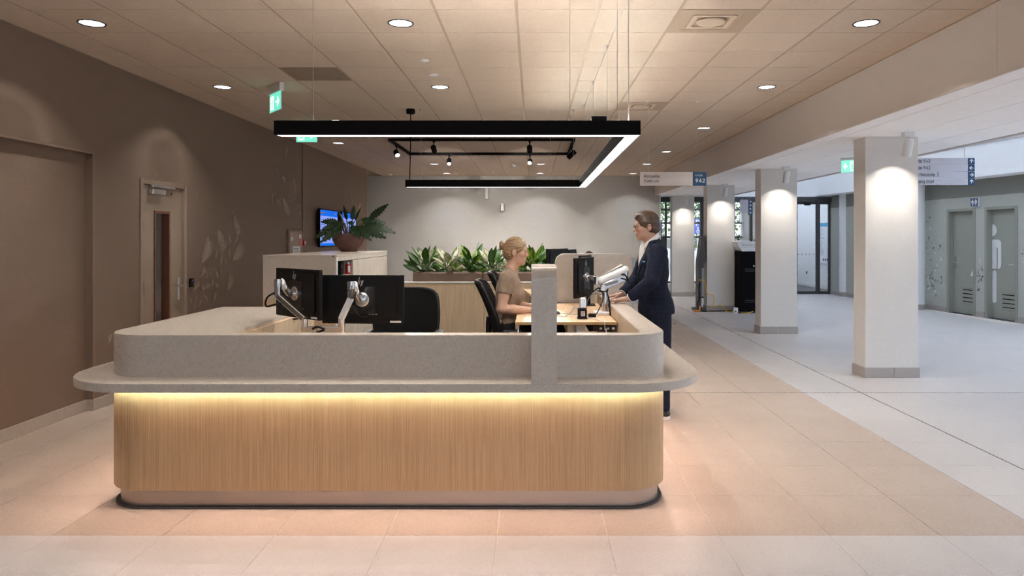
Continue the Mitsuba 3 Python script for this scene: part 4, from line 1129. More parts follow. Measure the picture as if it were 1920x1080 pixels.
# ------------------------------------------------------------------ furniture inside the desk
def shell(G, N, th):
    """closed plate from a grid of points G (a, b, 3) and normals N, thickness th"""
    a, b = G.shape[:2]
    V = np.vstack([(G + N * th / 2).reshape(-1, 3), (G - N * th / 2).reshape(-1, 3)])
    F = []
    o = a * b
    for i in range(a - 1):
        for j in range(b - 1):
            p, q, r, s = i * b + j, (i + 1) * b + j, (i + 1) * b + j + 1, i * b + j + 1
            F += [(p, q, r), (p, r, s), (o + p, o + r, o + q), (o + p, o + s, o + r)]
    edge = [i * b for i in range(a)] + [(a - 1) * b + j for j in range(1, b)] + [i * b + b - 1 for i in range(a - 2, -1, -1)] + [j for j in range(b - 2, 0, -1)]
    for k in range(len(edge)):
        p, q = edge[k], edge[(k + 1) % len(edge)]
        F += [(p, o + p, o + q), (p, o + q, q)]
    m = trimesh.Trimesh(V, np.array(F), process=False)
    m.fix_normals()
    return m


def gridnormals(G):
    du, dv = np.gradient(G, axis=0), np.gradient(G, axis=1)
    n = np.cross(du, dv)
    return n / (np.linalg.norm(n, axis=2, keepdims=True) + 1e-12)


mat('chair_fabric', (0.0065, 0.0065, 0.007), 0.9, 0.15)
mat('chair_frame', (0.008, 0.008, 0.009), 0.5, 0.3)


def office_chair(x, y, yaw, label, z0=0.18, seat=0.48, high=0.52, lean=0.11, width=0.47):
    """swivel chair; yaw: direction it faces, 0 = +x"""
    t = thing('office_chair', label, 'chair')
    c, s = math.cos(math.radians(yaw)), math.sin(math.radians(yaw))
    at = lambda m: frame(m, (x, y, z0), (c, s, 0), (-s, c, 0), (0, 0, 1))  # noqa: E731  local: forward, left, up
    sh = rrect(-0.23, 0.25, -0.24, 0.24, 0.08, 8)
    part(t, 'seat', at(cat(ext(sh, seat - 0.06, seat - 0.015), ext(sh.buffer(-0.012), seat - 0.015, seat))), 'chair_fabric', smooth=50)
    us, vs = np.linspace(-1, 1, 15), np.linspace(0, 1, 16)
    G = np.zeros((16, 15, 3))
    for i, v in enumerate(vs):
        w = width / 2 * (0.86 + 0.2 * math.sin(math.pi * min(1, 0.25 + 0.6 * v))) * (1 - 0.10 * max(0, (v - 0.9) / 0.1) ** 2)
        for j, u in enumerate(us):
            back = -0.20 - lean * v ** 1.6 - 0.035 * v + 0.055 * u * u
            G[i, j] = (back, u * w, seat + 0.10 + (high - 0.06) * v - 0.02 * u ** 4 * v)
    N = gridnormals(G)
    part(t, 'backrest', at(shell(G, N, 0.045)), 'chair_fabric', smooth=50)
    rim = np.vstack([G[:, 0], G[-1, 1:], G[::-1, -1][1:]])
    part(t, 'back_frame', at(tube(rim, 0.015, 8, 1)), 'chair_frame', smooth=60)
    part(t, 'back_stem', at(tube([(-0.05, 0, seat - 0.07), (-0.2, 0, seat - 0.06), (-0.245, 0, seat + 0.05), (-0.25, 0, seat + 0.22)], 0.022, 10)), 'chair_frame', smooth=60)
    part(t, 'mechanism', at(bx(-0.12, 0.12, -0.08, 0.08, seat - 0.12, seat - 0.061, 0.015)), 'chair_frame')
    for sg in (-1, 1):
        part(t, 'arm_post', at(tube([(0.0, sg * 0.17, seat - 0.075), (0.0, sg * 0.275, seat - 0.06), (0.0, sg * 0.285, seat + 0.11)], 0.016, 8)), 'chair_frame', smooth=60)
        part(t, 'arm_pad', at(bx(-0.12, 0.14, sg * 0.285 - 0.04, sg * 0.285 + 0.04, seat + 0.11, seat + 0.14, 0.012)), 'chair_frame')
    part(t, 'column', at(cyl((0, 0, 0.1), (0, 0, seat - 0.121), 0.027, 16)), 'chair_frame', smooth=40)
    for k in range(5):
        a = 2 * math.pi * k / 5 + 0.3
        ca, sa = math.cos(a), math.sin(a)
        leg = part(t, 'leg', at(tube([(0.02 * ca, 0.02 * sa, 0.095), (0.18 * ca, 0.18 * sa, 0.085), (0.3 * ca, 0.3 * sa, 0.065)], [0.026, 0.02, 0.015], 8, 3)), 'chair_frame', smooth=60)
        part(leg, 'castor', at(cyl((0.3 * ca - 0.02 * sa, 0.3 * sa + 0.02 * ca, 0.028), (0.3 * ca + 0.02 * sa, 0.3 * sa - 0.02 * ca, 0.028), 0.028, 14)), 'black_plastic', smooth=40)
    return t


office_chair(-1.05, 5.74, -90, 'black office chair with broad fabric back behind the two front monitors', high=0.425, lean=0.04, width=0.50)
office_chair(-0.13, 6.10, 0, 'black office chair the woman sits on', high=0.485, lean=0.12)
office_chair(-0.12, 7.62, 0, 'black office chair behind the seated woman, mostly hidden', high=0.485, lean=0.12)

# tables
def work_table(poly, z, label, legs):
    t = thing('work_table', label, 'table')
    part(t, 'tabletop', ext(poly, z - 0.021, z - 0.0015), 'oak_edge')
    part(t, 'tabletop', ext(poly.buffer(-0.0008), z - 0.0015, z), 'oak_table')
    x0, y0, x1, y1 = poly.bounds
    part(t, 'frame_beam', bx(x0 + 0.12, x1 - 0.08, (y0 + y1) / 2 - 0.03, (y0 + y1) / 2 + 0.03, z - 0.07, z - 0.0215), 'dark_grey')
    for lx, ly in legs:
        part(t, 'leg', bx(lx - 0.03, lx + 0.03, ly - 0.035, ly + 0.035, 0.215, z - 0.0215, 0.004), 'alu')
        part(t, 'foot', bx(lx - 0.035, lx + 0.035, ly - 0.3, ly + 0.3, 0.1805, 0.215, 0.006) if y1 - y0 < 1.2 or True else None, 'alu')
    return t


TZ = 0.915
wt = work_table(sbox(-0.137, 5.385, 0.628, 6.93), TZ, 'oak topped work table in front of the seated woman', ((0.3, 5.75), (0.3, 6.55)))
part(wt, 'cable_tray', bx(0.42, 0.60, 5.42, 5.9, TZ - 0.075, TZ - 0.03, 0.004), 'black_plastic')
part(wt, 'dock', bx(0.45, 0.62, 5.40, 5.415, TZ - 0.068, TZ - 0.028), 'black_gloss')
for x in (0.50, 0.555, 0.595):
    part(wt, 'plug', bx(x, x + 0.018, 5.388, 5.40, TZ - 0.056, TZ - 0.042), 'alu' if x < 0.58 else 'white_metal')
part(wt, 'power_box', bx(0.325, 0.39, 5.42, 5.6, TZ - 0.1, TZ - 0.0215, 0.004), 'white_metal')
part(wt, 'power_cable', tube([(0.548, 5.39, TZ - 0.05), (0.55, 5.375, TZ - 0.1), (0.54, 5.38, TZ - 0.2)], 0.005, 6), 'white_metal')
part(wt, 'crank_bracket', bx(-0.135, -0.105, 5.40, 5.46, TZ - 0.06, TZ - 0.0215, 0.004), 'chrome')
part(wt, 'crank_handle', tube([(-0.115, 5.40, TZ - 0.05), (-0.115, 5.38, TZ - 0.075), (-0.12, 5.38, TZ - 0.085), (-0.175, 5.38, TZ - 0.082)], 0.007, 8, 4), 'alu', smooth=50)
work_table(sbox(-1.74, 4.23, -0.25, 4.78), TZ, 'narrow oak work table behind the front parapet', ((-1.5, 4.55), (-0.5, 4.55)))
work_table(Polygon([(-0.129, 8.9), (-0.02, 7.95), (0.03, 7.35), (0.62, 7.35), (0.62, 8.9)]), TZ, 'farther oak work table behind the wide stone screen', ((0.3, 7.8), (0.3, 8.5)))


# monitors and arms
def beam(p, q, w, h, m=None, up=(0, 0, 1), b=0.003):
    """chamfered bar from p to q, w across and h along 'up'"""
    p, q = np.array(p, float), np.array(q, float)
    L = np.linalg.norm(q - p)
    ex = (q - p) / L
    ey = np.cross(up, ex)
    ey /= np.linalg.norm(ey)
    ez = np.cross(ex, ey)
    return frame(bx(0, L, -w / 2, w / 2, -h / 2, h / 2, b), p, ex, ey, ez)


def monitor(pl_, pr_, z0, z1, label, logo=True, curve=0.008):
    """screen whose back is seen: left and right lower corners (x, y) as seen from behind"""
    t = thing('monitor', label, 'monitor')
    pl_, pr_ = np.array([*pl_, z0]), np.array([*pr_, z0])
    W, H = np.linalg.norm(pr_ - pl_), z1 - z0
    ex = (pr_ - pl_) / W
    en = np.cross(ex, (0, 0, 1))
    at = lambda m: frame(m, pl_, ex, (0, 0, 1), en)   # local: right, up, out of the back  # noqa: E731
    us, vs = np.linspace(0, 1, 13), np.linspace(0, 1, 3)
    G = np.array([[(u * W, v * H, curve * (2 * u - 1) ** 2 * -1) for u in us] for v in vs])
    part(t, 'housing', at(shell(G, np.broadcast_to(np.array([0, 0, 1.0]), G.shape), 0.022)), 'black_plastic', smooth=40)
    G2 = np.array([[(0.008 + u * (W - 0.016), 0.012 + v * (H - 0.02), -0.0125 - curve * (2 * u - 1) ** 2) for u in us] for v in vs])
    part(t, 'screen', at(shell(G2, np.broadcast_to(np.array([0, 0, 1.0]), G2.shape), 0.002)), 'black_gloss')
    part(t, 'back_cover', at(mov(cat(ext(rrect(W * 0.08, W * 0.92, H * 0.1, H * 0.93, 0.03), 0, 0.0045), ext(rrect(W * 0.083, W * 0.917, H * 0.104, H * 0.926, 0.03), 0.0045, 0.0055)), 0, 0, 0.0095)), 'black_plastic', smooth=40)
    part(t, 'mount_recess', at(mov(ext(rrect(W / 2 - 0.085, W / 2 + 0.085, H / 2 - 0.095, H / 2 + 0.085, 0.01), 0, 0.004), 0, 0, 0.0142)), 'black_gloss')
    if logo:
        g = []
        hh = 0.020
        for (u0, v0, u1, v1) in ((-0.018, -0.6, 0.0, 2.1), (-0.018 + 0.010, -0.6, 0.003, 0.95), (0.002, -1.7, 0.0145, 0.95), (0.012, -0.6, 0.0225, 0.95)):
            a, b = np.array((u0, v0 * hh)), np.array((u1, v1 * hh))
            g.append(ext(LineString([a, b]).buffer(0.0022, cap_style=2), 0, 0.001))
        g.append(ext(LineString([(-0.002, 0.93 * hh), (0.0045, 0.93 * hh)]).buffer(0.0018, cap_style=2), 0, 0.001))
        g.append(ext(LineString([(0.0135, 0.93 * hh), (0.0235, 0.93 * hh)]).buffer(0.0018, cap_style=2), 0, 0.001))
        g.append(ext(LineString([(0.005, -0.58 * hh), (0.0135, -0.58 * hh)]).buffer(0.0018, cap_style=2), 0, 0.001))
        part(t, 'logo', at(mov(cat(g), W * 0.47, H * 0.83, 0.0147)), 'silver', label='silver maker mark')
    part(t, 'sticker', at(bx(W * 0.84, W * 0.975, 0.008, 0.020, 0.011, 0.0125)), 'white_metal', label='pale sticker')
    for k in range(3):
        part(t, 'port', at(bx(W * (0.58 + 0.04 * k), W * (0.58 + 0.04 * k) + 0.014, H * 0.185, H * 0.185 + 0.008, 0.0145, 0.0155)), 'steel_dark')
    return t, at, W, H


def vesa(t, at, W, H, r=0.047):
    part(t, 'mount_plate', at(mov(lathe([(0, 0), (r, 0), (r, 0.006), (r - 0.006, 0.012), (0.02, 0.013), (0.02, 0.045), (0, 0.045)], 32), W / 2, H / 2, 0.0183)), 'chrome', smooth=40)


def mp(at, p):
    """one point of a monitor's local frame in the world"""
    return np.array(at(trimesh.Trimesh([p, p, p], [[0, 1, 2]], process=False)).vertices[0])


m1, at1, W1, H1 = monitor((-1.760, 4.90), (-1.353, 4.53), 1.025, 1.345, 'black monitor seen from behind, left one of the front pair, turned sideways')
m2, at2, W2, H2 = monitor((-1.396, 4.73), (-0.853, 4.70), 0.985, 1.304, 'black monitor seen from behind, right one of the front pair')
for m_, a_, w_, h_ in ((m1, at1, W1, H1), (m2, at2, W2, H2)):
    vesa(m_, a_, w_, h_)
PB = 0.917
t = thing('desk_mount', 'silver double monitor arm carrying the two front monitors', 'monitor arm')
part(t, 'base', bx(-1.40, -1.26, 4.40, 4.52, TZ + 0.0008, TZ + 0.022, 0.004), 'alu')
part(t, 'post', cyl((-1.33, 4.46, TZ + 0.022), (-1.33, 4.46, 1.0), 0.022, 20), 'chrome', smooth=40)
for sg, xe, J, at_, W_, H_, dark in ((-1, -1.428, (-1.598, 4.47, 1.275), at1, W1, H1, True), (1, -1.197, (-1.135, 4.45, 1.262), at2, W2, H2, False)):
    v_ = mp(at_, (W_ / 2, H_ / 2, 0.062))
    corner = np.array((xe, 4.46, 0.980))
    elbow = np.array((xe, 4.46, 1.045))
    J = np.array(J)
    part(t, 'lower_link', beam((-1.335 + 0.01 * sg, 4.46, 0.980), corner + (0.012 * sg, 0, 0), 0.04, 0.036), 'alu')
    part(t, 'knuckle', cyl(corner + (0, 0, -0.022), elbow, 0.021, 20), 'chrome', smooth=40)
    mid = J + (0, 0, -0.085)
    part(t, 'spring_arm', beam(elbow + (0, -0.002, 0.0), mid, 0.034, 0.048, up=(0, -1, 0)), 'chrome' if dark else 'white_gloss')
    n_ = np.cross(mid - elbow, (0, 1, 0))
    n_ /= np.linalg.norm(n_)
    if dark:
        part(t, 'inlay', beam(elbow * 0.97 + mid * 0.03 + (0, -0.0255, 0), elbow * 0.02 + mid * 0.98 + (0, -0.0255, 0), 0.026, 0.004, up=(0, -1, 0)), 'steel_dark', label='dark inlay')
    part(t, 'upper_link', beam(mid + (0, 0, -0.012), J + (0, 0, 0.0), 0.036, 0.046, up=(0, -1, 0), b=0.008), 'alu' if dark else 'steel_dark')
    part(t, 'joint_cap', cat(cyl(J + (0.0, 0, -0.03), J + (0.0, 0, 0.014), 0.024, 20), cyl(J + (0, 0, 0.014), J + (0, 0, 0.018), 0.018, 20)), 'chrome', smooth=40)
    part(t, 'fork', beam(J + (0.02, 0.01, -0.0), J * 0.45 + v_ * 0.55 + (0.0, 0, 0.01), 0.03, 0.05, b=0.01), 'white_gloss')
    part(t, 'fork', beam(J * 0.45 + v_ * 0.55 + (0, 0, 0.012), v_, 0.03, 0.045, b=0.01), 'alu')
    side = -0.05 if sg < 0 else 0.03
    part(t, 'cable', tube([J + (0.03, 0.0, -0.05), J + (side, -0.03, -0.09), J + (side * 1.2, -0.03, -0.15), mid + (0.02, -0.03, -0.05), v_ + (0.0, -0.01, -0.1), v_ + (0.04, 0.02, -0.11)], 0.006, 6), 'black_plastic')
part(t, 'cable', tube([(-1.37, 4.43, 0.985), (-1.335, 4.425, 1.0), (-1.30, 4.43, 0.98), (-1.34, 4.42, 0.965)], 0.007, 6), 'black_plastic')

m3_, at3, W3, H3 = monitor((0.345, 5.86), (0.530, 6.30), 1.052, 1.382, 'black monitor seen from behind on the white arm beside the suited man', logo=True)
vesa(m3_, at3, W3, H3, 0.04)
m4, at4, W4, H4 = monitor((0.43, 6.50), (0.56, 6.92), 1.06, 1.388, 'black monitor hidden behind the one on the white arm', logo=False)
t = thing('desk_mount', 'white and silver monitor arm clamped to the right end of the work table', 'monitor arm')
part(t, 'base_plate', bx(0.50, 0.625, 5.86, 6.0, TZ + 0.0008, TZ + 0.026, 0.004), 'white_gloss')
post = np.array((0.595, 5.95, TZ + 0.026))
part(t, 'post', cyl(post, post + (0, 0, 0.16), 0.022, 20), 'chrome', smooth=40)
part(t, 'collar', cyl(post + (0, 0, 0.07), post + (0, 0, 0.115), 0.03, 20), 'alu', smooth=40)
k0 = post + (-0.02, 0.0, 0.17)
k1 = np.array((0.768, 6.0, 1.268))
part(t, 'lower_arm', beam(k0, k0 + (0.01, 0, 0.045), 0.042, 0.052, up=(0, -1, 0)), 'alu')
part(t, 'lower_arm', beam(k0 + (0.002, 0, 0.03), k1 + (-0.0, 0, -0.05), 0.052, 0.046, up=(0, -1, 0)), 'chrome')
part(t, 'inlay', beam(k0 + (0.02, -0.0235, 0.05), k1 + (-0.02, -0.0235, -0.07), 0.024, 0.006, up=(0, -1, 0)), 'steel_dark')
part(t, 'elbow', cyl(k1 + (0, 0, -0.07), k1 + (0, 0, 0.03), 0.03, 20), 'alu', smooth=40)
v_ = mp(at3, (W3 / 2, H3 / 2, 0.062))
k2 = np.array((0.565, 5.98, 1.195))
part(t, 'spring_arm', tube([k1 + (0.005, -0.01, 0.018), k2 + (0.0, -0.01, 0.0)], 0.030, 16, 1), 'white_gloss', smooth=50, label='white upper arm')
for q in (k1 + (0.005, 0, 0.018), k2):
    part(t, 'spring_arm_cap', mov(trimesh.creation.icosphere(subdivisions=2, radius=0.030), *(q + (0, -0.01, 0))), 'white_gloss', smooth=True)
part(t, 'trim', tube([k1 + (-0.02, 0.01, 0.05), k2 + (0.01, 0.01, 0.035)], 0.016, 12, 1), 'steel_dark', smooth=50)
part(t, 'head', cyl(k2 + (-0.035, 0, -0.035), k2 + (-0.035, 0, 0.03), 0.022, 18), 'chrome', smooth=40)
part(t, 'head', beam(k2 + (-0.03, 0, -0.005), v_, 0.03, 0.035, b=0.008), 'alu')
part(t, 'cable', tube([k1 + (-0.05, -0.03, -0.02), k1 + (0.0, -0.035, -0.03), k1 + (0.03, -0.03, -0.1), k1 + (0.01, -0.03, -0.07), k1 + (-0.06, -0.03, -0.06), k2 + (0.09, -0.03, -0.05)], 0.006, 6), 'black_plastic')
for dy in (0, 0.012):
    part(t, 'cable', tube([v_ + (-0.06, -0.02, -0.13 - dy), v_ + (0.0, -0.02, -0.13), v_ + (0.05, -0.02 - dy, -0.09), k2 + (0.0, -0.03, -0.07 - dy), k2 + (0.05, -0.03, -0.05), k2 + (0.045, -0.03, -0.085 - dy), k2 + (-0.03, -0.03, -0.085)], 0.005, 6), 'black_plastic')
for k in range(4):
    o = 0.012 * k
    part(t, 'cable', tube([k0 + (0.03, -0.02, 0.0), (0.622 + o * 0.3, 5.93, 1.06 - o), (0.628, 5.90 - o, 0.96 - o), (0.627, 5.88 - o, 0.885 - o), (0.63, 5.86, 0.93), (0.62, 5.9, 1.0)], 0.0045, 6), 'black_plastic')

m5, *_ = monitor((0.16, 8.08), (0.41, 8.42), 1.09, 1.425, 'black monitor rising behind the narrow stone screen, left of two', logo=False)
part(m5, 'stand', cat(bx(0.22, 0.36, 8.27, 8.42, TZ, TZ + 0.012, 0.003), cyl((0.30, 8.335, TZ + 0.01), (0.29, 8.30, 1.15), 0.018, 12)), 'black_plastic')
m6, *_ = monitor((0.42, 8.44), (0.53, 8.86), 1.08, 1.41, 'black monitor rising behind the wide stone screen, right of two', logo=False)
part(m6, 'stand', cat(bx(0.42, 0.56, 8.6, 8.75, TZ, TZ + 0.012, 0.003), cyl((0.50, 8.66, TZ + 0.01), (0.488, 8.66, 1.15), 0.018, 12)), 'black_plastic')
part(m4, 'stand', cat(bx(0.44, 0.58, 6.65, 6.8, TZ, TZ + 0.012, 0.003), cyl((0.52, 6.72, TZ + 0.01), (0.513, 6.72, 1.12), 0.018, 12)), 'black_plastic')

# small things on the table
t = thing('card_terminal', 'small black payment terminal with pale display on the work table', 'card terminal')
part(t, 'body', bx(0.350, 0.418, 5.60, 5.66, TZ + 0.0008, TZ + 0.083, 0.005), 'black_plastic')
part(t, 'display', bx(0.372, 0.405, 5.5985, 5.60, TZ + 0.02, TZ + 0.06), 'sign_face')
for k in range(3):
    part(t, 'display_line', bx(0.376, 0.401, 5.598, 5.5985, TZ + 0.026 + k * 0.01, TZ + 0.031 + k * 0.01), 'feather')
part(t, 'foot', bx(0.345, 0.425, 5.57, 5.68, TZ + 0.0006, TZ + 0.008, 0.003), 'black_plastic')
t = thing('desk_phone', 'grey handset standing behind the payment terminal', 'phone')
part(t, 'handset', rot(bx(0.375, 0.43, 5.80, 5.825, TZ + 0.003, TZ + 0.15, 0.01), (1, 0, 0), -8, (0.4, 5.81, TZ)), 'silver')
part(t, 'cradle', bx(0.365, 0.44, 5.78, 5.85, TZ + 0.0008, TZ + 0.025, 0.006), 'grey_plastic')
part(t, 'key', bx(0.43, 0.436, 5.79, 5.80, TZ + 0.03, TZ + 0.045), 'black_plastic')
t = thing('adapter', 'small black power adapter right of the payment terminal', 'adapter')
part(t, 'body', bx(0.44, 0.50, 5.70, 5.73, TZ + 0.0008, TZ + 0.03, 0.005), 'black_plastic')
part(t, 'cable', tube([(0.50, 5.715, TZ + 0.02), (0.53, 5.8, TZ + 0.05), (0.57, 5.88, TZ + 0.12), (0.585, 5.92, TZ + 0.18)], 0.004, 6), 'black_plastic')
t = thing('computer_mouse', 'dark computer mouse on the work table just right of the narrow stone screen', 'mouse')
ms = trimesh.creation.icosphere(subdivisions=3)
ms.apply_scale([0.055, 0.032, 0.03])
ms.vertices[:, 2] = np.maximum(ms.vertices[:, 2], -0.0)
part(t, 'body', mov(ms, 0.17, 5.95, TZ + 0.001), 'dark_grey', smooth=True)
part(t, 'cable', tube([(0.225, 5.95, TZ + 0.01), (0.29, 5.9, TZ + 0.006), (0.36, 5.88, TZ + 0.006)], 0.0025, 6), 'grey_plastic')
t = thing('table_cable', 'thin grey cables looping over the work table', 'cable')
part(t, 'strand', tube([(0.19, 5.83, TZ + 0.004), (0.25, 5.72, TZ + 0.004), (0.30, 5.75, TZ + 0.035), (0.335, 5.8, TZ + 0.07), (0.37, 5.72, TZ + 0.05)], 0.003, 6), 'grey_plastic')
part(t, 'strand', tube([(0.42, 5.76, TZ + 0.03), (0.45, 5.9, TZ + 0.12), (0.50, 5.95, TZ + 0.17), (0.57, 5.94, TZ + 0.165)], 0.003, 6), 'dark_grey')
part(t, 'strand', tube([(0.42, 5.64, TZ + 0.004), (0.48, 5.55, TZ + 0.004), (0.52, 5.42, TZ + 0.003), (0.535, 5.38, TZ + 0.0), (0.54, 5.375, TZ - 0.06)], 0.0035, 6), 'white_metal')
t = thing('keyboard', 'low grey keyboard on the work table under the woman\'s hands', 'keyboard')
part(t, 'body', bx(0.02, 0.16, 5.92, 6.34, TZ + 0.0008, TZ + 0.012, 0.003), 'dark_grey')
for i in range(4):
    for j in range(10):
        part(t, 'key', bx(0.03 + i * 0.032, 0.056 + i * 0.032, 5.935 + j * 0.04, 5.968 + j * 0.04, TZ + 0.012, TZ + 0.016), 'grey_plastic')

t = thing('waste_bin', 'slim black bin with yellow stripe behind the woman\'s chair', 'bin')
part(t, 'body', bx(-0.45, -0.372, 6.75, 6.95, 0.1805, 0.765, 0.006), 'black_plastic')
part(t, 'lid', bx(-0.452, -0.37, 6.748, 6.952, 0.765, 0.782, 0.004), 'grey_plastic')
part(t, 'stripe', bx(-0.412, -0.388, 6.7475, 6.75, 0.2, 0.75), 'yellow', label='yellow stripe')
part(t, 'badge', bx(-0.445, -0.43, 6.7478, 6.75, 0.72, 0.745), 'blue_led')
t = thing('key_tag', 'yellow key tag hanging from the drawer under the left stone top', 'key tag')
part(t, 'tag', bx(-1.758, -1.748, 5.47, 5.505, 0.86, 0.935, 0.003), 'yellow')
part(t, 'ring', tube([(-1.753, 5.487, 0.935), (-1.75, 5.485, 0.955), (-1.758, 5.48, 0.962)], 0.003, 6), 'chrome')

# things in the cabinet niche
t = thing('radio_unit', 'black box with dark window in the cabinet niche', 'device')
part(t, 'body', bx(-2.085, -1.992, 7.42, 7.50, 1.1655, 1.335, 0.005), 'black_plastic')
part(t, 'window', bx(-2.08, -1.997, 7.4185, 7.42, 1.19, 1.325), 'black_gloss')
t = thing('red_canister', 'small red canister with white label in the cabinet niche', 'canister')
part(t, 'body', lathe([(0, 0), (0.024, 0), (0.026, 0.005), (0.026, 0.095), (0.02, 0.108), (0, 0.108)], 24, (-1.966, 7.58, 1.1655)), 'red', smooth=40)
part(t, 'cap', lathe([(0, 0), (0.016, 0), (0.016, 0.02), (0, 0.02)], 16, (-1.966, 7.58, 1.2735)), 'white_metal', smooth=40)
part(t, 'label', frame(bx(-0.012, 0.012, 0.02, 0.09, 0.0, 0.0015), (-1.966 + 0.0255 * 0.66, 7.58 - 0.0255 * 0.75, 1.165), (0.75, 0.66, 0), (0, 0, 1), (0.66, -0.75, 0)), 'white_print')

# ------------------------------------------------------------------ planter with variegated plants
pt = thing('planter', 'long brown upholstered planter behind the oak partition', 'planter')
mat('brown_leather', proc(paint((0.135, 0.088, 0.065), 0.12)), 0.5, 0.4)
mat('brown_rim', (0.36, 0.24, 0.15), 0.55)
mat('soil', (0.02, 0.014, 0.01), 0.95)
PXA, PXB, PYA, PYC, PZT = -1.53, 0.47, 9.05, 9.62, 1.118
for a, b in ((PXA, -0.648), (-0.642, PXB)):
    part(pt, 'front_pad', bx(a, b, PYA, PYA + 0.07, 0.62, PZT, 0.018), 'brown_leather')
part(pt, 'end_pad', bx(PXA, PXA + 0.06, PYA + 0.07, PYC, 0.62, PZT, 0.015), 'brown_leather')
part(pt, 'back_pad', bx(PXA + 0.06, PXB, PYC - 0.06, PYC, 0.62, PZT, 0.015), 'brown_leather')
part(pt, 'rim', bx(PXA + 0.055, PXB, PYC - 0.1, PYC - 0.055, PZT - 0.03, PZT + 0.004), 'brown_rim')
part(pt, 'stand', bx(PXA + 0.03, PXB, PYA + 0.03, PYC - 0.02, 0.0005, 0.62), 'brown_leather')
part(pt, 'soil', bx(PXA + 0.06, PXB, PYA + 0.07, PYC - 0.06, 0.9, PZT - 0.045), 'soil')


def leaf_mesh(L, W, droop, fold=0.25, n=9, lobes=0, tip=1.0):
    """blade along +x in its own frame, z up, drooping; uv: along, across"""
    ts = np.linspace(0, 1, n if not lobes else lobes * 2 + 3)
    V, UV = [], []
    for k, t in enumerate(ts):
        w = W / 2 * (math.sin(math.pi * min(1.0, t ** 0.75)) ** 0.8 if t < 1 else 0) * (1 - 0.15 * t)
        if lobes and 0 < k < len(ts) - 1:
            w *= (1.0 if k % 2 else 0.60)
        x, z = L * (t - 0.12 * droop * t * t), -droop * L * 0.5 * t ** 2
        lean = L * 0.05 * (1 if lobes and k % 2 else 0)
        for s in (-1, -0.5, 0, 0.5, 1):
            V.append((x + lean * abs(s), s * w, z + fold * abs(s) * w * (1 - 0.6 * t) - (0.25 * w * (abs(s) ** 3))))
            UV.append((t, s * 0.5 + 0.5))
    F = []
    for k in range(len(ts) - 1):
        for j in range(4):
            p = k * 5 + j
            F += [(p, p + 5, p + 6), (p, p + 6, p + 1)]
    return trimesh.Trimesh(np.array(V), np.array(F), process=False), np.array(UV)


def leaf_color(edge, mid, width, vein=0.5):
    def f(p, n, uv):
        a = dr.abs(uv.y - 0.5) * 2
        g = noise(uv.x * 9, uv.y * 22, p.x * 3)
        k = smoothstep(width - 0.22, width + 0.22, a + (g - 0.5) * 0.5)
        c = mix(mid, edge, k)
        ribs = smoothstep(0.8, 1.0, dr.abs(dr.sin((uv.x * 16 - a * 3) * 3.14159)))
        return c * (1 - 0.18 * vein * ribs)
    return proc(f)


mat('leaf_green', leaf_color((0.025, 0.075, 0.012), (0.045, 0.13, 0.02), 0.3), 0.32, 0.5, two=True)
mat('leaf_cream', leaf_color((0.05, 0.13, 0.025), (0.66, 0.62, 0.45), 0.66), 0.32, 0.5, two=True)
mat('leaf_lime', leaf_color((0.34, 0.42, 0.03), (0.06, 0.17, 0.015), 0.55), 0.32, 0.5, two=True)
mat('leaf_dark', leaf_color((0.010, 0.030, 0.009), (0.016, 0.042, 0.013), 0.3), 0.5, 0.35, two=True)
mat('stem_green', (0.05, 0.10, 0.02), 0.5)
mat('stem_brown', (0.22, 0.10, 0.03), 0.5)


def leaf_dicts(mats, sizes, droops, lobes=0, fold=0.25):
    out = []
    for m_ in mats:
        for (L, W) in sizes:
            for d in droops:
                me, uv = leaf_mesh(L, W, d, fold, 9, lobes)
                out.append(mikit.ply(me, m_, smooth=True, uv=uv))
    return out


def leaf_pose(base, az, el, roll=0.0, s=1.0):
    return T().translate([float(v) for v in base]).rotate([0, 0, 1], math.degrees(az)).rotate([0, 1, 0], -math.degrees(el)).rotate([1, 0, 0], math.degrees(roll)).scale([float(s)] * 3)


pr = random.Random(21)
LV = {m_: leaf_dicts([m_], ((0.19, 0.082), (0.24, 0.098)), (0.25, 0.6)) for m_ in ('leaf_green', 'leaf_cream', 'leaf_lime')}
kinds = [('leaf_green', 'leaf_green', 'leaf_cream'), ('leaf_green', 'leaf_cream', 'leaf_cream'), ('leaf_green', 'leaf_lime'), ('leaf_cream', 'leaf_green'), ('leaf_lime', 'leaf_green', 'leaf_lime'), ('leaf_green',)]
PX = [(-1.38, 1.0, 0, 'leftmost plant with a tall green leaf and cream leaves'), (-1.08, 0.9, 1, 'second plant from the left, cream streaked'), (-0.80, 0.98, 2, 'third plant from the left, lime edged, above the seam'),
      (-0.53, 0.9, 3, 'fourth plant, cream and green, left of the woman\'s bun'), (-0.27, 0.68, 5, 'low dark green plant behind the woman\'s head'), (0.02, 1.02, 4, 'lime edged plant right of the woman\'s face'), (0.30, 0.8, 5, 'rightmost plant hidden behind the stone screens')]
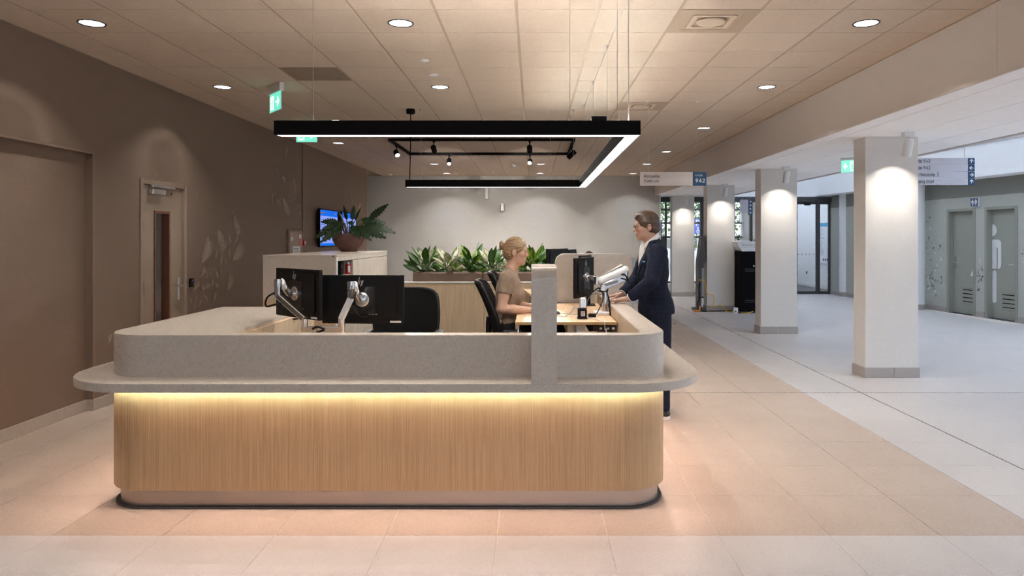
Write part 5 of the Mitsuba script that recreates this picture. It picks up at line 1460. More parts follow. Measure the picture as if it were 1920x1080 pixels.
for n, (x, hs, kd, lab) in enumerate(PX):
    t = thing('variegated_plant', lab + ' in the long brown planter', 'plant', None)
    for row in range(2 if hs > 0.72 else 1):
        base = np.array((x + pr.uniform(-0.03, 0.03), 9.24 + 0.17 * row + pr.uniform(-0.03, 0.03), PZT - 0.05))
        nl = 19
        for k in range(nl):
            az = k * 2.399 + pr.uniform(-0.3, 0.3)
            lev = k / (nl - 1)
            h = hs * (0.02 + 0.21 * lev)
            el = math.radians(pr.uniform(10, 30) + 50 * lev)
            sp = 0.05 + 0.07 * (1 - lev)
            top = base + np.array((math.cos(az) * sp, math.sin(az) * sp, h))
            d = pr.choice(LV[pr.choice(kinds[kd])])
            part(t, 'stalk', tube([base + (0, 0, -0.01), (base * 0.6 + top * 0.4) + (0, 0, 0.02), top], 0.004, 5, 3), 'stem_green')
            part_dict(t, 'leaf', d, leaf_pose(top, az, el, 0.75 * math.cos(az) + pr.uniform(-0.5, 0.5), hs * pr.uniform(0.85, 1.1)))

# bowl with a lobed leaved plant on the tall cabinet
BC = np.array((-2.285, 8.86, CZ))
t = thing('bowl_planter', 'round dark brown bowl planter on the tall cabinet', 'planter')
mat('bowl_clay', proc(paint((0.105, 0.052, 0.04), 0.15)), 0.55, 0.35)
part(t, 'bowl', lathe([(0, 0.0008), (0.095, 0.0008), (0.105, 0.012), (0.165, 0.075), (0.2, 0.145), (0.205, 0.19), (0.198, 0.225), (0.185, 0.225), (0.187, 0.19), (0, 0.185)], 48, BC), 'bowl_clay', smooth=50)
part(t, 'soil', lathe([(0, 0.2), (0.186, 0.196), (0.186, 0.186), (0, 0.186)], 32, BC), 'soil')
t = thing('lobed_plant', 'dark lobed leaved plant spilling out of the brown bowl', 'plant')
LD = leaf_dicts(['leaf_dark'], ((0.34, 0.155),), (0.3, 0.8), lobes=7, fold=0.12)
M_ = 0.00664
# tips relative to the bowl centre: across, up, towards the viewer
LEAVES = [(0.50, 0.33, 0.05, 0.58, 0), (0.52, -0.0, 0.0, 0.75, 1), (0.37, -0.07, 0.12, 0.75, 1), (0.24, -0.04, 0.22, 0.75, 1), (0.15, 0.0, 0.26, 0.75, 1), (-0.34, 0.14, 0.05, 0.72, 1), (-0.33, -0.04, 0.15, 0.75, 1),
          (-0.17, -0.08, 0.26, 0.8, 1), (-0.03, 0.33, 0.12, 0.6, 0), (0.06, 0.34, -0.1, 0.6, 0), (0.16, 0.31, 0.05, 0.6, 0), (-0.11, 0.27, 0.1, 0.62, 0), (-0.24, 0.16, -0.10, 0.7, 1), (0.3, 0.20, -0.12, 0.65, 1), (-0.08, 0.1, 0.24, 0.7, 1), (0.08, 0.16, 0.25, 0.7, 1), (0.02, 0.25, -0.3, 0.6, 1), (0.42, 0.12, -0.05, 0.7, 1), (-0.26, 0.08, 0.18, 0.72, 1)]
for dx, dz, dy, fr, dk in LEAVES:
    root = BC + np.array((dx * 0.12, -dy * 0.12, 0.19))
    tip = BC + np.array((dx, -dy, 0.225 + dz - (0.09 if dk else 0)))
    reach = math.hypot(dx, dy)
    top = root + (tip - root) * (1 - fr) + np.array((0, 0, 0.05 + 0.10 * (dk and reach > 0.2)))
    part(t, 'stalk', tube([root, root * 0.5 + top * 0.5 + (0, 0, 0.03), top], 0.006, 6, 4), 'stem_green' if dx > -0.05 else 'stem_brown')
    v = tip - top
    Ll = np.linalg.norm(v)
    az = math.atan2(v[1], v[0])
    el = math.atan2(v[2], math.hypot(v[0], v[1])) + (0.5 if dk else 0.18)
    part_dict(t, 'leaf', LD[dk], leaf_pose(top, az, el, 1.15 * math.cos(az) + pr.uniform(-0.25, 0.25), Ll / 0.34 * 1.05))

# ------------------------------------------------------------------ the far side of the hall
t = thing('radiator', 'white ribbed radiator beyond the reception, half hidden by the suited man', 'radiator')
for k in range(14):
    x = 2.0 + k * 0.046
    part(t, 'rib', bx(x, x + 0.043, 15.0, 15.09, 0.16, 1.125, 0.006), 'white_gloss')
part(t, 'header', bx(1.99, 2.65, 15.03, 15.06, 0.19, 0.23), 'white_metal')
part(t, 'header', bx(1.99, 2.65, 15.03, 15.06, 1.05, 1.09), 'white_metal')
for x in (2.06, 2.56):
    part(t, 'foot', bx(x, x + 0.04, 14.97, 15.12, 0.0005, 0.19), 'white_metal')

t = thing('printer_cabinet', 'black cabinet with white slanted printer head between two columns', 'kiosk')
part(t, 'body', bx(4.27, 4.82, 14.72, 15.25, 0.02, 1.27, 0.006), 'black_metal')
part(t, 'plinth', bx(4.25, 4.84, 14.70, 15.27, 0.0005, 0.03), 'dark_grey')
part(t, 'head', frame(ext(Polygon([(0, 0), (0.55, 0), (0.62, 0.2), (0.0, 0.215), (-0.10, 0.2), (-0.09, 0.12)]), 0, 0.55), (4.30, 15.26, 1.272), (1, 0, 0), (0, 0, 1), (0, -1, 0)), 'white_gloss', label='white printer head')
for k in range(2):
    part(t, 'slot', bx(4.28, 4.86, 14.706, 14.71, 1.36 + 0.05 * k, 1.365 + 0.05 * k), 'grey_plastic')
for k in range(9):
    part(t, 'slot', bx(4.30 + 0.06 * k, 4.33 + 0.06 * k, 14.706, 14.71, 1.385, 1.40), 'grey_plastic')
part(t, 'lid', bx(4.3, 4.5, 14.85, 15.1, 1.488, 1.50), 'white_metal')
part(t, 'keyhole', cyl((4.54, 14.72, 0.97), (4.54, 14.712, 0.97), 0.016, 12), 'white_metal')
for z in (0.86, 0.9, 0.22, 0.26):
    part(t, 'vent', bx(4.36, 4.74, 14.716, 14.72, z, z + 0.012), 'dark_grey')
part(t, 'latch', bx(4.72, 4.82, 14.70, 14.72, 1.255, 1.275), 'white_metal')

t = thing('check_in_kiosk', 'slim dark check-in kiosk standing edge-on against the third column', 'kiosk')
prof = Polygon([(3.50, 0.06), (3.56, 0.06), (3.57, 0.92), (3.66, 1.08), (3.63, 1.58), (3.58, 1.60), (3.50, 1.02)])
part(t, 'body', ext_xz(prof, 15.14, 15.42), 'dark_grey', smooth=20)
part(t, 'screen', frame(bx(0, 0.50, 0.02, 0.26, 0, 0.006), (3.505, 15.42, 1.06), (0.148, 0, 0.989), (0, -1, 0), (-0.989, 0, 0.148)), 'black_gloss')
part(t, 'foot', bx(3.42, 3.66, 15.125, 15.43, 0.0005, 0.06, 0.004), 'dark_grey')
part(t, 'cable', tube([(3.53, 15.13, 0.6), (3.50, 15.11, 0.45), (3.52, 15.11, 0.3), (3.46, 15.05, 0.15), (3.50, 15.0, 0.012), (3.6, 14.95, 0.012)], 0.011, 6), 'black_plastic')
t = thing('power_strip', 'orange power strip on the floor by the third column', 'power strip')
part(t, 'body', bx(3.36, 3.49, 14.92, 14.98, 0.0008, 0.04, 0.008), 'orange')
part(t, 'plug', bx(3.46, 3.50, 14.93, 14.97, 0.041, 0.12, 0.008), 'orange')
t = thing('yellow_cable', 'yellow network cable trailing past the third column to the black cabinet', 'cable')
part(t, 'strand', tube([(3.50, 15.10, 0.66), (3.60, 15.09, 0.64), (3.64, 15.07, 0.5), (3.66, 15.06, 0.38), (3.78, 15.04, 0.33), (3.80, 15.03, 0.22), (3.74, 15.02, 0.09), (3.84, 15.0, 0.12), (3.95, 15.0, 0.13), (4.05, 14.95, 0.012), (4.2, 14.86, 0.02), (4.30, 14.60, 0.012), (4.44, 14.60, 0.03), (4.5, 14.64, 0.05)], 0.008, 6), 'yellow')
t = thing('black_floor_cable', 'black cable lying along the foot of the third column', 'cable')
part(t, 'strand', tube([(3.6, 14.95, 0.012), (3.66, 15.0, 0.013), (3.9, 15.02, 0.013), (4.2, 15.0, 0.013), (4.24, 14.62, 0.012)], 0.010, 6), 'black_plastic')
t = thing('network_box', 'small white box on the floor between the third column and the black cabinet', 'box')
part(t, 'body', bx(4.13, 4.22, 14.72, 14.80, 0.0008, 0.11, 0.006), 'white_gloss')
part(t, 'port', bx(4.15, 4.18, 14.715, 14.72, 0.02, 0.05), 'blue_sign')

tg = thing('window_planter', 'grey trough planter at the glazed partition', 'planter')
mat('planter_grey', (0.24, 0.26, 0.29), 0.5)
part(tg, 'trough', bx(4.33, 6.5, 18.35, 18.72, 0.04, 0.78, 0.006), 'planter_grey')
part(tg, 'plinth', bx(4.36, 6.47, 18.38, 18.69, 0.0005, 0.04), 'black_plastic')
part(tg, 'soil', bx(4.36, 6.47, 18.38, 18.69, 0.77, 0.785), 'soil')
LS = [leaf_mesh(0.17, 0.05, d, 0.2, 5)[0] for d in (0.3, 0.8)]
for n, x in enumerate((4.48, 4.9, 5.38, 5.72, 6.15)):
    t = thing('window_plant', ('leftmost', 'second', 'middle', 'fourth', 'rightmost')[n] + ' leafy plant in the grey trough by the glass', 'plant')
    P_, st_ = [], []
    base = np.array((x, 18.53, 0.78))
    for k in range(7):
        a, h = pr.uniform(0, 6.28), pr.uniform(0.35, 0.98 if n != 2 else 1.0)
        top = base + np.array((0.15 * math.cos(a) * h, 0.12 * math.sin(a), h))
        st_.append(tube([base, base * 0.5 + top * 0.5 + (0, 0, 0.05), top], 0.007, 5, 3))
        for q in range(28):
            f_ = pr.uniform(0.25, 1)
            c_ = base + (top - base) * f_
            az, el = pr.uniform(0, 6.28), pr.uniform(-0.2, 0.9)
            M4 = np.array(leaf_pose(c_, az, el, 0, pr.uniform(0.7, 1.25)).matrix)
            l_ = pr.choice(LS).copy()
            l_.apply_transform(M4)
            P_.append(l_)
    part(t, 'stem', cat(st_), 'stem_green')
    part(t, 'foliage', cat(P_), 'leaf_green', kind='stuff')
# ------------------------------------------------------------------ people: one smooth surface per body, clothes and hair as their own surfaces
class Field:
    def __init__(self, lo, hi, h):
        self.lo, self.h = np.array(lo, float), h
        self.n = np.ceil((np.array(hi) - self.lo) / h).astype(int) + 1
        self.D = np.full(self.n, 9.0, np.float32)

    def _at(self, c0, c1, m):
        a = np.clip(np.floor((np.minimum(c0, c1) - m - self.lo) / self.h).astype(int), 0, self.n)
        b = np.clip(np.ceil((np.maximum(c0, c1) + m - self.lo) / self.h).astype(int) + 1, 0, self.n)
        sl = tuple(slice(i, j) for i, j in zip(a, b))
        ax = [(self.lo[i] + self.h * np.arange(a[i], b[i])).astype(np.float32) for i in range(3)]
        return sl, ax[0][:, None, None], ax[1][None, :, None], ax[2][None, None, :]

    def _mix(self, sl, d, k, cut=False):
        o = self.D[sl]
        if cut:
            d = -d
            h = np.clip(0.5 + 0.5 * (d - o) / k, 0, 1)
            self.D[sl] = o * (1 - h) + d * h + k * h * (1 - h)
        else:
            h = np.clip(0.5 + 0.5 * (o - d) / k, 0, 1)
            self.D[sl] = o * (1 - h) + d * h - k * h * (1 - h)

    def cone(self, a, b, ra, rb=None, k=0.02, cut=False):
        rb = ra if rb is None else rb
        a, b = np.array(a, np.float32), np.array(b, np.float32)
        sl, x, y, z = self._at(a, b, max(ra, rb) + 2 * k + 2 * self.h)
        u = b - a
        t = np.clip(((x - a[0]) * u[0] + (y - a[1]) * u[1] + (z - a[2]) * u[2]) / max(float(u @ u), 1e-12), 0, 1)
        d = np.sqrt((x - a[0] - t * u[0]) ** 2 + (y - a[1] - t * u[1]) ** 2 + (z - a[2] - t * u[2]) ** 2) - (ra + (rb - ra) * t)
        self._mix(sl, d, k, cut)

    def ell(self, c, r, R=None, k=0.02, cut=False):
        """ellipsoid; R: rows are its axes"""
        c, r = np.array(c, np.float32), np.array(r, np.float32)
        m = float(max(r)) + 2 * k + 2 * self.h
        sl, x, y, z = self._at(c, c, m)
        x, y, z = x - c[0], y - c[1], z - c[2]
        if R is not None:
            R = np.array(R, np.float32)
            x, y, z = (R[i][0] * x + R[i][1] * y + R[i][2] * z for i in range(3))
        k0 = np.sqrt((x / r[0]) ** 2 + (y / r[1]) ** 2 + (z / r[2]) ** 2)
        k1 = np.sqrt((x / r[0] ** 2) ** 2 + (y / r[1] ** 2) ** 2 + (z / r[2] ** 2) ** 2) + 1e-9
        self._mix(sl, k0 * (k0 - 1) / k1, k, cut)

    def keep(self, p, n, k=0.004):
        """cut away everything on the positive side of the plane through p with normal n"""
        n = np.array(n, float) / np.linalg.norm(n)
        sl, x, y, z = self._at(self.lo, self.lo + self.h * self.n, 0)
        d = ((x - p[0]) * n[0] + (y - p[1]) * n[1] + (z - p[2]) * n[2]).astype(np.float32)
        self._mix(sl, -d, k, True)

    def mesh(self, relax=6):
        D, n = self.D, self.n
        s = D < 0
        ids, pts = [], []
        faces = []
        stride = np.array((n[1] * n[2], n[2], 1))
        for ax in range(3):
            A = [slice(None)] * 3
            B = [slice(None)] * 3
            A[ax], B[ax] = slice(0, -1), slice(1, None)
            a, b = D[tuple(A)], D[tuple(B)]
            ix = np.argwhere((a < 0) != (b < 0))
            ix = ix[((ix > 0) & (ix < n - 1)).all(1)]
            da, db = a[tuple(ix.T)], b[tuple(ix.T)]
            p = ix.astype(float)
            p[:, ax] += da / (da - db)
            o1, o2 = [i for i in range(3) if i != ax]
            q = []
            for u, v in ((-1, -1), (0, -1), (0, 0), (-1, 0)):
                c = ix.copy()
                c[:, o1] += u
                c[:, o2] += v
                q.append(c @ stride)
                ids.append(q[-1])
                pts.append(p)
            q = np.stack(q, 1)
            flip = (da < 0) != (ax == 1)
            faces.append(np.where(flip[:, None], q, q[:, ::-1]))
        ids, pts, faces = np.concatenate(ids), np.concatenate(pts), np.concatenate(faces)
        cells, inv = np.unique(ids, return_inverse=True)
        cnt = np.bincount(inv).astype(float)
        V = np.stack([np.bincount(inv, pts[:, i]) / cnt for i in range(3)], 1)
        F = np.searchsorted(cells, faces)
        import scipy.sparse as sp
        e = np.vstack([F[:, [0, 1]], F[:, [1, 2]], F[:, [2, 3]], F[:, [3, 0]]])
        W = sp.coo_matrix((np.ones(len(e) * 2), (np.r_[e[:, 0], e[:, 1]], np.r_[e[:, 1], e[:, 0]])), shape=(len(V),) * 2).tocsr()
        W.data[:] = 1
        W = sp.diags(1 / np.maximum(np.array(W.sum(1)).ravel(), 1)) @ W
        for k in range(relax):
            V = V + (0.5 if k % 2 == 0 else -0.51) * (W @ V - V)
        m = trimesh.Trimesh(self.lo + V * self.h, np.vstack([F[:, [0, 1, 2]], F[:, [0, 2, 3]]]), process=False)
        keepc = trimesh.graph.connected_components(m.edges_unique, nodes=np.arange(len(m.vertices)), min_len=60)
        if len(keepc) and sum(map(len, keepc)) < len(m.vertices):
            ok = np.zeros(len(m.vertices), bool)
            ok[np.concatenate(keepc)] = True
            m.update_faces(ok[m.faces].all(1))
            m.remove_unreferenced_vertices()
        return m


class Head:
    """head frame: c the middle of the skull, forward and left directions"""

    def __init__(self, c, fwd, pitch=0.0, s=1.0, yaw=0.0):
        f = np.array((fwd[0], fwd[1], 0.0))
        f /= np.linalg.norm(f)
        cy, sy = math.cos(math.radians(yaw)), math.sin(math.radians(yaw))
        f = np.array((f[0] * cy - f[1] * sy, f[0] * sy + f[1] * cy, 0))
        l_ = np.array((-f[1], f[0], 0))
        u = np.array((0, 0, 1.0))
        p = math.radians(pitch)
        self.f, self.l, self.u = f * math.cos(p) + u * math.sin(p), l_, u * math.cos(p) - f * math.sin(p)
        self.c, self.s = np.array(c, float), s
        self.R = np.stack([self.f, self.l, self.u])

    def __call__(self, x, y, z):
        return self.c + self.s * (x * self.f + y * self.l + z * self.u)

    def local(self, V):
        return (V - self.c) @ self.R.T / self.s


def skull(F, H, female):
    s = H.s
    E = lambda c, r, k=0.015, cut=False: F.ell(H(*c), np.array(r) * s, H.R, k * s, cut)  # noqa: E731
    E((0, 0, 0), (0.094, 0.075, 0.09))
    E((0.036, 0, -0.07), (0.054, 0.056, 0.072), 0.03)
    E((0.028, 0, -0.098), (0.056, 0.05 if female else 0.055, 0.036), 0.025)
    F.cone(H(0.07, -0.008, -0.121), H(0.07, 0.008, -0.121), 0.019 * s, k=0.02)
    for y in (-1, 1):
        E((0.058, y * 0.038, -0.047), (0.027, 0.024, 0.026), 0.02)
        E((0.099, y * 0.034, -0.024), (0.016, 0.019, 0.012), 0.008, True)
        E((0.073, y * 0.034, -0.026), (0.0155, 0.0155, 0.0135), 0.004)
        E((0.089, y * 0.0115, -0.058), (0.011, 0.009, 0.008), 0.006)
        E((-0.010, y * 0.076, -0.036), (0.019, 0.009, 0.032), 0.006)
        E((-0.004, y * 0.088, -0.034), (0.009, 0.009, 0.018), 0.005, True)
    E((0.080, 0, -0.006 if female else -0.008), (0.016, 0.046, 0.010 if female else 0.013), 0.02)
    F.cone(H(0.086, 0, -0.018), H(0.106 if female else 0.110, 0, -0.052), 0.008 * s, 0.011 * s, 0.010)
    E((0.083, 0, -0.085), (0.013, 0.023, 0.018), 0.012)
    E((0.096, 0, -0.083), (0.006, 0.021, 0.0055), 0.004)
    E((0.0945, 0, -0.0935), (0.006, 0.019, 0.006), 0.004)
    E((0.104, 0, -0.0885), (0.010, 0.026, 0.0022), 0.003, True)


def hand(F, w, d, up, side, spread=0.02, curl=12.0, s=1.0):
    """w wrist, d forward, up away from the palm, side: which way the thumb lies (+1 or -1 along up x d)"""
    w, d, up = (np.array(v, float) for v in (w, d, up))
    d /= np.linalg.norm(d)
    lat = np.cross(up, d)
    lat /= np.linalg.norm(lat)
    up = np.cross(d, lat)
    lat = lat * side
    for i, o in enumerate((0.029, 0.010, -0.010, -0.028)):
        base = w + lat * o * 0.55 + d * 0.012
        kn = w + lat * o + d * (0.086, 0.09, 0.086, 0.079)[i] * s
        F.cone(base, kn, 0.016, 0.0115, 0.012)
        L = (0.075, 0.083, 0.077, 0.06)[i] * s
        p, a = kn, 0.0
        for j, q in enumerate((0.46, 0.30, 0.26)):
            a += math.radians(curl * (0.6, 1.2, 0.9)[j])
            v = d * math.cos(a) - up * math.sin(a) + lat * spread * (0.09 / 0.02) * o
            n = p + v / np.linalg.norm(v) * L * q
            F.cone(p, n, (0.0095, 0.0088, 0.008)[j], (0.0088, 0.008, 0.0068)[j], 0.004)
            p = n
    t0 = w + d * 0.02 + lat * 0.024 - up * 0.004
    t1 = t0 + d * 0.034 + lat * 0.024 - up * 0.010
    t2 = t1 + d * 0.032 + lat * 0.012 - up * 0.006
    t3 = t2 + d * 0.024 + lat * 0.002 - up * 0.004
    F.cone(t0, t1, 0.0165, 0.0125, 0.014)
    F.cone(t1, t2, 0.0115, 0.0098, 0.004)
    F.cone(t2, t3, 0.0098, 0.0078, 0.004)


def skin_colors(m, H, base, lip, brow, female):
    q = H.local(np.array(m.vertices))
    C = np.tile(np.array(base), (len(q), 1))
    x, y, z = q.T

    def blot(mask_, col, a=1.0):
        nonlocal C
        k = np.clip(mask_, 0, 1)[:, None] * a
        C = C * (1 - k) + np.array(col) * k
    inhead = np.clip((0.16 - np.linalg.norm(q, axis=1)) / 0.02, 0, 1)
    blot(inhead * np.exp(-((np.abs(y) - 0.04) / 0.02) ** 2 - ((z + 0.055) / 0.022) ** 2) * (x > 0.03), np.array(base) * (1.06, 0.82, 0.80), 0.5)
    blot((x > 0.082) * (np.abs(y) < 0.022) * (np.abs(z + 0.0885) < 0.012) * 1.0, lip, 0.75)
    blot((x > 0.05) * (np.exp(-((z + 0.001 - 0.10 * np.maximum(0, 0.03 - np.abs(np.abs(y) - 0.033)) ) / 0.0055) ** 4) * (np.abs(np.abs(y) - 0.034) < 0.022)), brow, 0.75 if not female else 0.6)
    g = meshkit.fbm(np.array(m.vertices) * 90, 3, 5)[:, None]
    return np.clip(C * (0.93 + 0.14 * g), 0, 1)


def skin_mat(name):
    scene[name] = {'type': 'principled', 'base_color': {'type': 'mesh_attribute', 'name': 'vertex_color'}, 'roughness': 0.5, 'specular': 0.4}
    return name


def eyes(t, H, iris):
    for y in (-1, 1):
        e = trimesh.creation.icosphere(subdivisions=3, radius=0.0128 * H.s)
        k = part(t, 'eye', mov(e, *H(0.0755, y * 0.034, -0.0255)), 'eye_white', smooth=True)
        d = H.f
        c = H(0.0755, y * 0.034, -0.0255)
        part(k, 'iris', cyl(c + d * 0.0112 * H.s, c + d * 0.0131 * H.s, 0.0055 * H.s, 14), iris)
        lid = tube([H(0.0805, y * 0.020, -0.0205), H(0.089, y * 0.029, -0.0165), H(0.0885, y * 0.039, -0.017), H(0.078, y * 0.050, -0.024)], 0.0018, 6, 4)
        part(k, 'lashes', lid, iris)


def wrinkle(m, amp, scale, seed, stretch=(1, 1, 1)):
    """cloth folds: displaces the surface along its normals"""
    m = m.copy()
    n = np.array(m.vertex_normals)
    f = meshkit.fbm(np.array(m.vertices) * np.array(stretch) * scale, 3, seed) - 0.5
    r = 1 - np.abs(f) * 3.2
    m.vertices = np.array(m.vertices) + n * (amp * np.clip(r, -0.6, 1))[:, None]
    return m


def strands(col, dark, cy, cz, s=34.0):
    """hair combed back: strands run along x around the axis (cy, cz)"""
    def f(p, n, uv):
        phi = dr.atan2(p.y - cy, p.z - cz)
        a = noise(phi * s, p.x * 22, 1.0)
        b = noise(phi * s * 0.35, p.x * 9, 6.0)
        return mix(dark, col, smoothstep(0.15, 0.85, 0.5 * a + 0.5 * b))
    return proc(f)


skin_mat('skin')
mat('eye_white', (0.62, 0.58, 0.55), 0.25)
mat('iris_dark', (0.03, 0.02, 0.015), 0.2)
mat('hair_blond', strands((0.38, 0.245, 0.135), (0.12, 0.066, 0.032), 6.10, 1.47), 0.42, 0.5)
mat('hair_brown', strands((0.075, 0.04, 0.024), (0.02, 0.011, 0.008), 6.25, 1.66), 0.42, 0.5)


def cloth(c, amt=0.12, sc=420):
    def f(p, n, uv):
        g = noise(p.x * sc, p.y * sc, p.z * sc) * 0.6 + noise(p.x * 40, p.y * 40, p.z * 40) * 0.4
        return mix([x * (1 - amt) for x in c], [x * (1 + amt) for x in c], g)
    return proc(f)


mat('shirt_taupe', cloth((0.235, 0.175, 0.128)), 0.85, 0.2, sheen=0.3)
mat('trousers_black', cloth((0.012, 0.012, 0.013)), 0.85, 0.2)


def navy(p, n, uv):
    u = p.x + p.y
    a = smoothstep(0.86, 0.97, dr.abs(dr.cos(u * 78))) + smoothstep(0.86, 0.97, dr.abs(dr.cos(p.z * 78)))
    g = noise(p.x * 420, p.y * 420, p.z * 420)
    return mix((0.0048, 0.0070, 0.0170), (0.0078, 0.0115, 0.0255), dr.clip(0.5 * a + 0.35 * g, 0, 1))


mat('suit_navy', proc(navy), 0.85, 0.2)
mat('shirt_white', cloth((0.74, 0.72, 0.70), 0.04), 0.8, 0.2)
mat('shoe_black', (0.012, 0.012, 0.013), 0.35)
mat('sole_white', (0.7, 0.68, 0.64), 0.6)
mat('gold', (0.75, 0.52, 0.22), 0.3, metal=1.0)
mat('glasses_frame', (0.055, 0.042, 0.025), 0.3)

# ---- the seated woman, facing right
W = thing('person', 'woman with blond hair in a bun and taupe t-shirt seated at the work table', 'person')
HW = Head((-0.150, 6.10, 1.462), (1, 0, 0), -4.0, 1.0)
Rsh, Rel, Rwr = np.array((-0.222, 5.945, 1.205)), np.array((-0.262, 5.905, 0.962)), np.array((-0.005, 5.965, 0.945))
Lsh, Lel, Lwr = np.array((-0.205, 6.258, 1.205)), np.array((-0.215, 6.30, 0.97)), np.array((0.0, 6.22, 0.945))


def woman_torso(F, o, k=0.05):
    F.ell((-0.225, 6.10, 0.79), (0.125 + o, 0.170 + o, 0.105 + o), None, k)
    F.ell((-0.215, 6.10, 0.91), (0.098 + o, 0.138 + o, 0.12 + o), None, k)
    F.ell((-0.213, 6.10, 1.06), (0.098 + o, 0.148 + o, 0.13 + o), None, k)
    F.ell((-0.205, 6.10, 1.15), (0.085 + o, 0.150 + o, 0.085 + o), None, k)
    for y in (6.035, 6.165):
        F.ell((-0.140, y, 1.065), (0.055 + o, 0.058 + o, 0.058 + o), None, 0.03)
    F.cone(Rsh + (0.0, 0.03, 0.005), Lsh + (0, -0.03, 0.005), 0.050 + o, None, 0.04)
    F.cone((-0.205, 6.03, 1.225), (-0.190, 6.10, 1.27), 0.040 + o, 0.045 + o, 0.03)
    F.cone((-0.205, 6.17, 1.225), (-0.190, 6.10, 1.27), 0.040 + o, 0.045 + o, 0.03)


def legs(F, hips, knees, ankles, o, r=(0.085, 0.062, 0.042)):
    for h_, k_, a_ in zip(hips, knees, ankles):
        F.cone(h_, k_, r[0] + o, r[1] + o, 0.04)
        F.cone(k_, a_, r[1] * 0.97 + o, r[2] + o, 0.02)


WH, WK, WA = ((-0.19, 6.015, 0.755), (-0.19, 6.185, 0.755)), ((0.20, 6.0, 0.75), (0.20, 6.20, 0.75)), ((0.17, 6.0, 0.29), (0.17, 6.2, 0.29))
F = Field((-0.42, 5.82, 0.14), (0.36, 6.40, 1.60), 0.004)
woman_torso(F, -0.004)
F.cone((-0.186, 6.10, 1.26), (-0.165, 6.10, 1.39), 0.053, 0.048, 0.03)
skull(F, HW, True)
for sh, el, wr_, sd, d in ((Rsh, Rel, Rwr, 1, (1, 0.1, -0.06)), (Lsh, Lel, Lwr, -1, (1, -0.1, -0.06))):
    F.cone(sh, sh * 0.45 + el * 0.55, 0.050, 0.043, 0.03)
    F.cone(sh * 0.45 + el * 0.55, el, 0.043, 0.0385, 0.02)
    F.cone(el, el * 0.65 + wr_ * 0.35, 0.0385, 0.041, 0.015)
    F.cone(el * 0.65 + wr_ * 0.35, wr_, 0.041, 0.025, 0.015)
    hand(F, wr_, d, (0, 0, 1), sd, curl=14)
legs(F, WH, WK, WA, -0.004)
for k in range(2):
    F.cone(WA[k], np.array(WA[k]) + (0.0, 0, -0.07), 0.04, 0.04, 0.02)
    F.cone(np.array(WA[k]) + (-0.02, 0, -0.075), np.array(WA[k]) + (0.14, 0, -0.085), 0.032, 0.024, 0.02)
wm = F.mesh()
part(W, 'body', wm, 'skin', smooth=True, color=skin_colors(wm, HW, (0.51, 0.305, 0.215), (0.45, 0.16, 0.13), (0.25, 0.15, 0.09), True))
eyes(W, HW, 'iris_dark')
F = Field((-0.44, 5.80, 0.70), (0.10, 6.42, 1.40), 0.005)
woman_torso(F, 0.009)
for sh, el in ((Rsh, Rel), (Lsh, Lel)):
    F.cone(sh, sh * 0.56 + el * 0.44, 0.057, 0.053, 0.03)
    p = sh * 0.56 + el * 0.44
    F.keep(p + (el - sh) * 0.03, (el - sh)) if False else None
F.keep((-0.2, 6.1, 0.838), (0.12, 0, -1))
F.cone((-0.186, 6.10, 1.262), (-0.145, 6.10, 1.42), 0.060, 0.075, 0.008, cut=True)
F.cone((-0.165, 6.10, 1.29), (-0.12, 6.10, 1.305), 0.062, 0.060, 0.008, cut=True)
shm = F.mesh()
# open the sleeves: drop the rounded caps beyond the hem
V = np.array(shm.vertices)
drop = np.zeros(len(V), bool)
for sh, el in ((Rsh, Rel), (Lsh, Lel)):
    d = (el - sh) / np.linalg.norm(el - sh)
    t_ = (V - sh) @ d
    rad = np.linalg.norm(V - sh - np.outer(t_, d), axis=1)
    drop |= (t_ > 0.47 * np.linalg.norm(el - sh)) & (rad < 0.062) & (np.abs(V[:, 1] - 6.10) > 0.13)
shm.update_faces(~drop[shm.faces].any(1))
shm.remove_unreferenced_vertices()
part(W, 'shirt', wrinkle(shm, 0.006, 13, 4, (1, 1, 0.6)), 'shirt_taupe', smooth=True, label='taupe t-shirt')
for sh, el in ((Rsh, Rel), (Lsh, Lel)):
    d = (el - sh) / np.linalg.norm(el - sh)
    c = sh + (el - sh) * 0.475
    a = np.cross(d, (1, 0, 0))
    a /= np.linalg.norm(a)
    b = np.cross(d, a)
    tt = np.linspace(0, 2 * math.pi, 33)
    part(W, 'sleeve_hem', tube([c + 0.0535 * (math.cos(q) * a + math.sin(q) * b) for q in tt], 0.003, 6, 1), 'shirt_taupe', smooth=True)
F = Field((-0.42, 5.82, 0.22), (0.36, 6.40, 0.95), 0.006)
F.ell((-0.225, 6.10, 0.785), (0.132, 0.178, 0.108), None, 0.05)
legs(F, WH, WK, WA, 0.004)
F.keep((-0.2, 6.1, 0.865), (0, 0, 1))
part(W, 'trousers', wrinkle(F.mesh(), 0.004, 14, 8), 'trousers_black', smooth=True, label='black trousers')
for k in range(2):
    a = np.array(WA[k])
    F = Field(a + (-0.1, -0.08, -0.115), a + (0.24, 0.08, 0.04), 0.005)
    F.cone(a + (0, 0, 0), a + (0, 0, -0.05), 0.05, 0.048, 0.02)
    F.cone(a + (-0.03, 0, -0.072), a + (0.16, 0, -0.078), 0.04, 0.032, 0.02)
    F.keep(a + (0, 0, -0.1085), (0, 0, -1))
    part(W, 'shoe', F.mesh(), 'shoe_black', smooth=40)
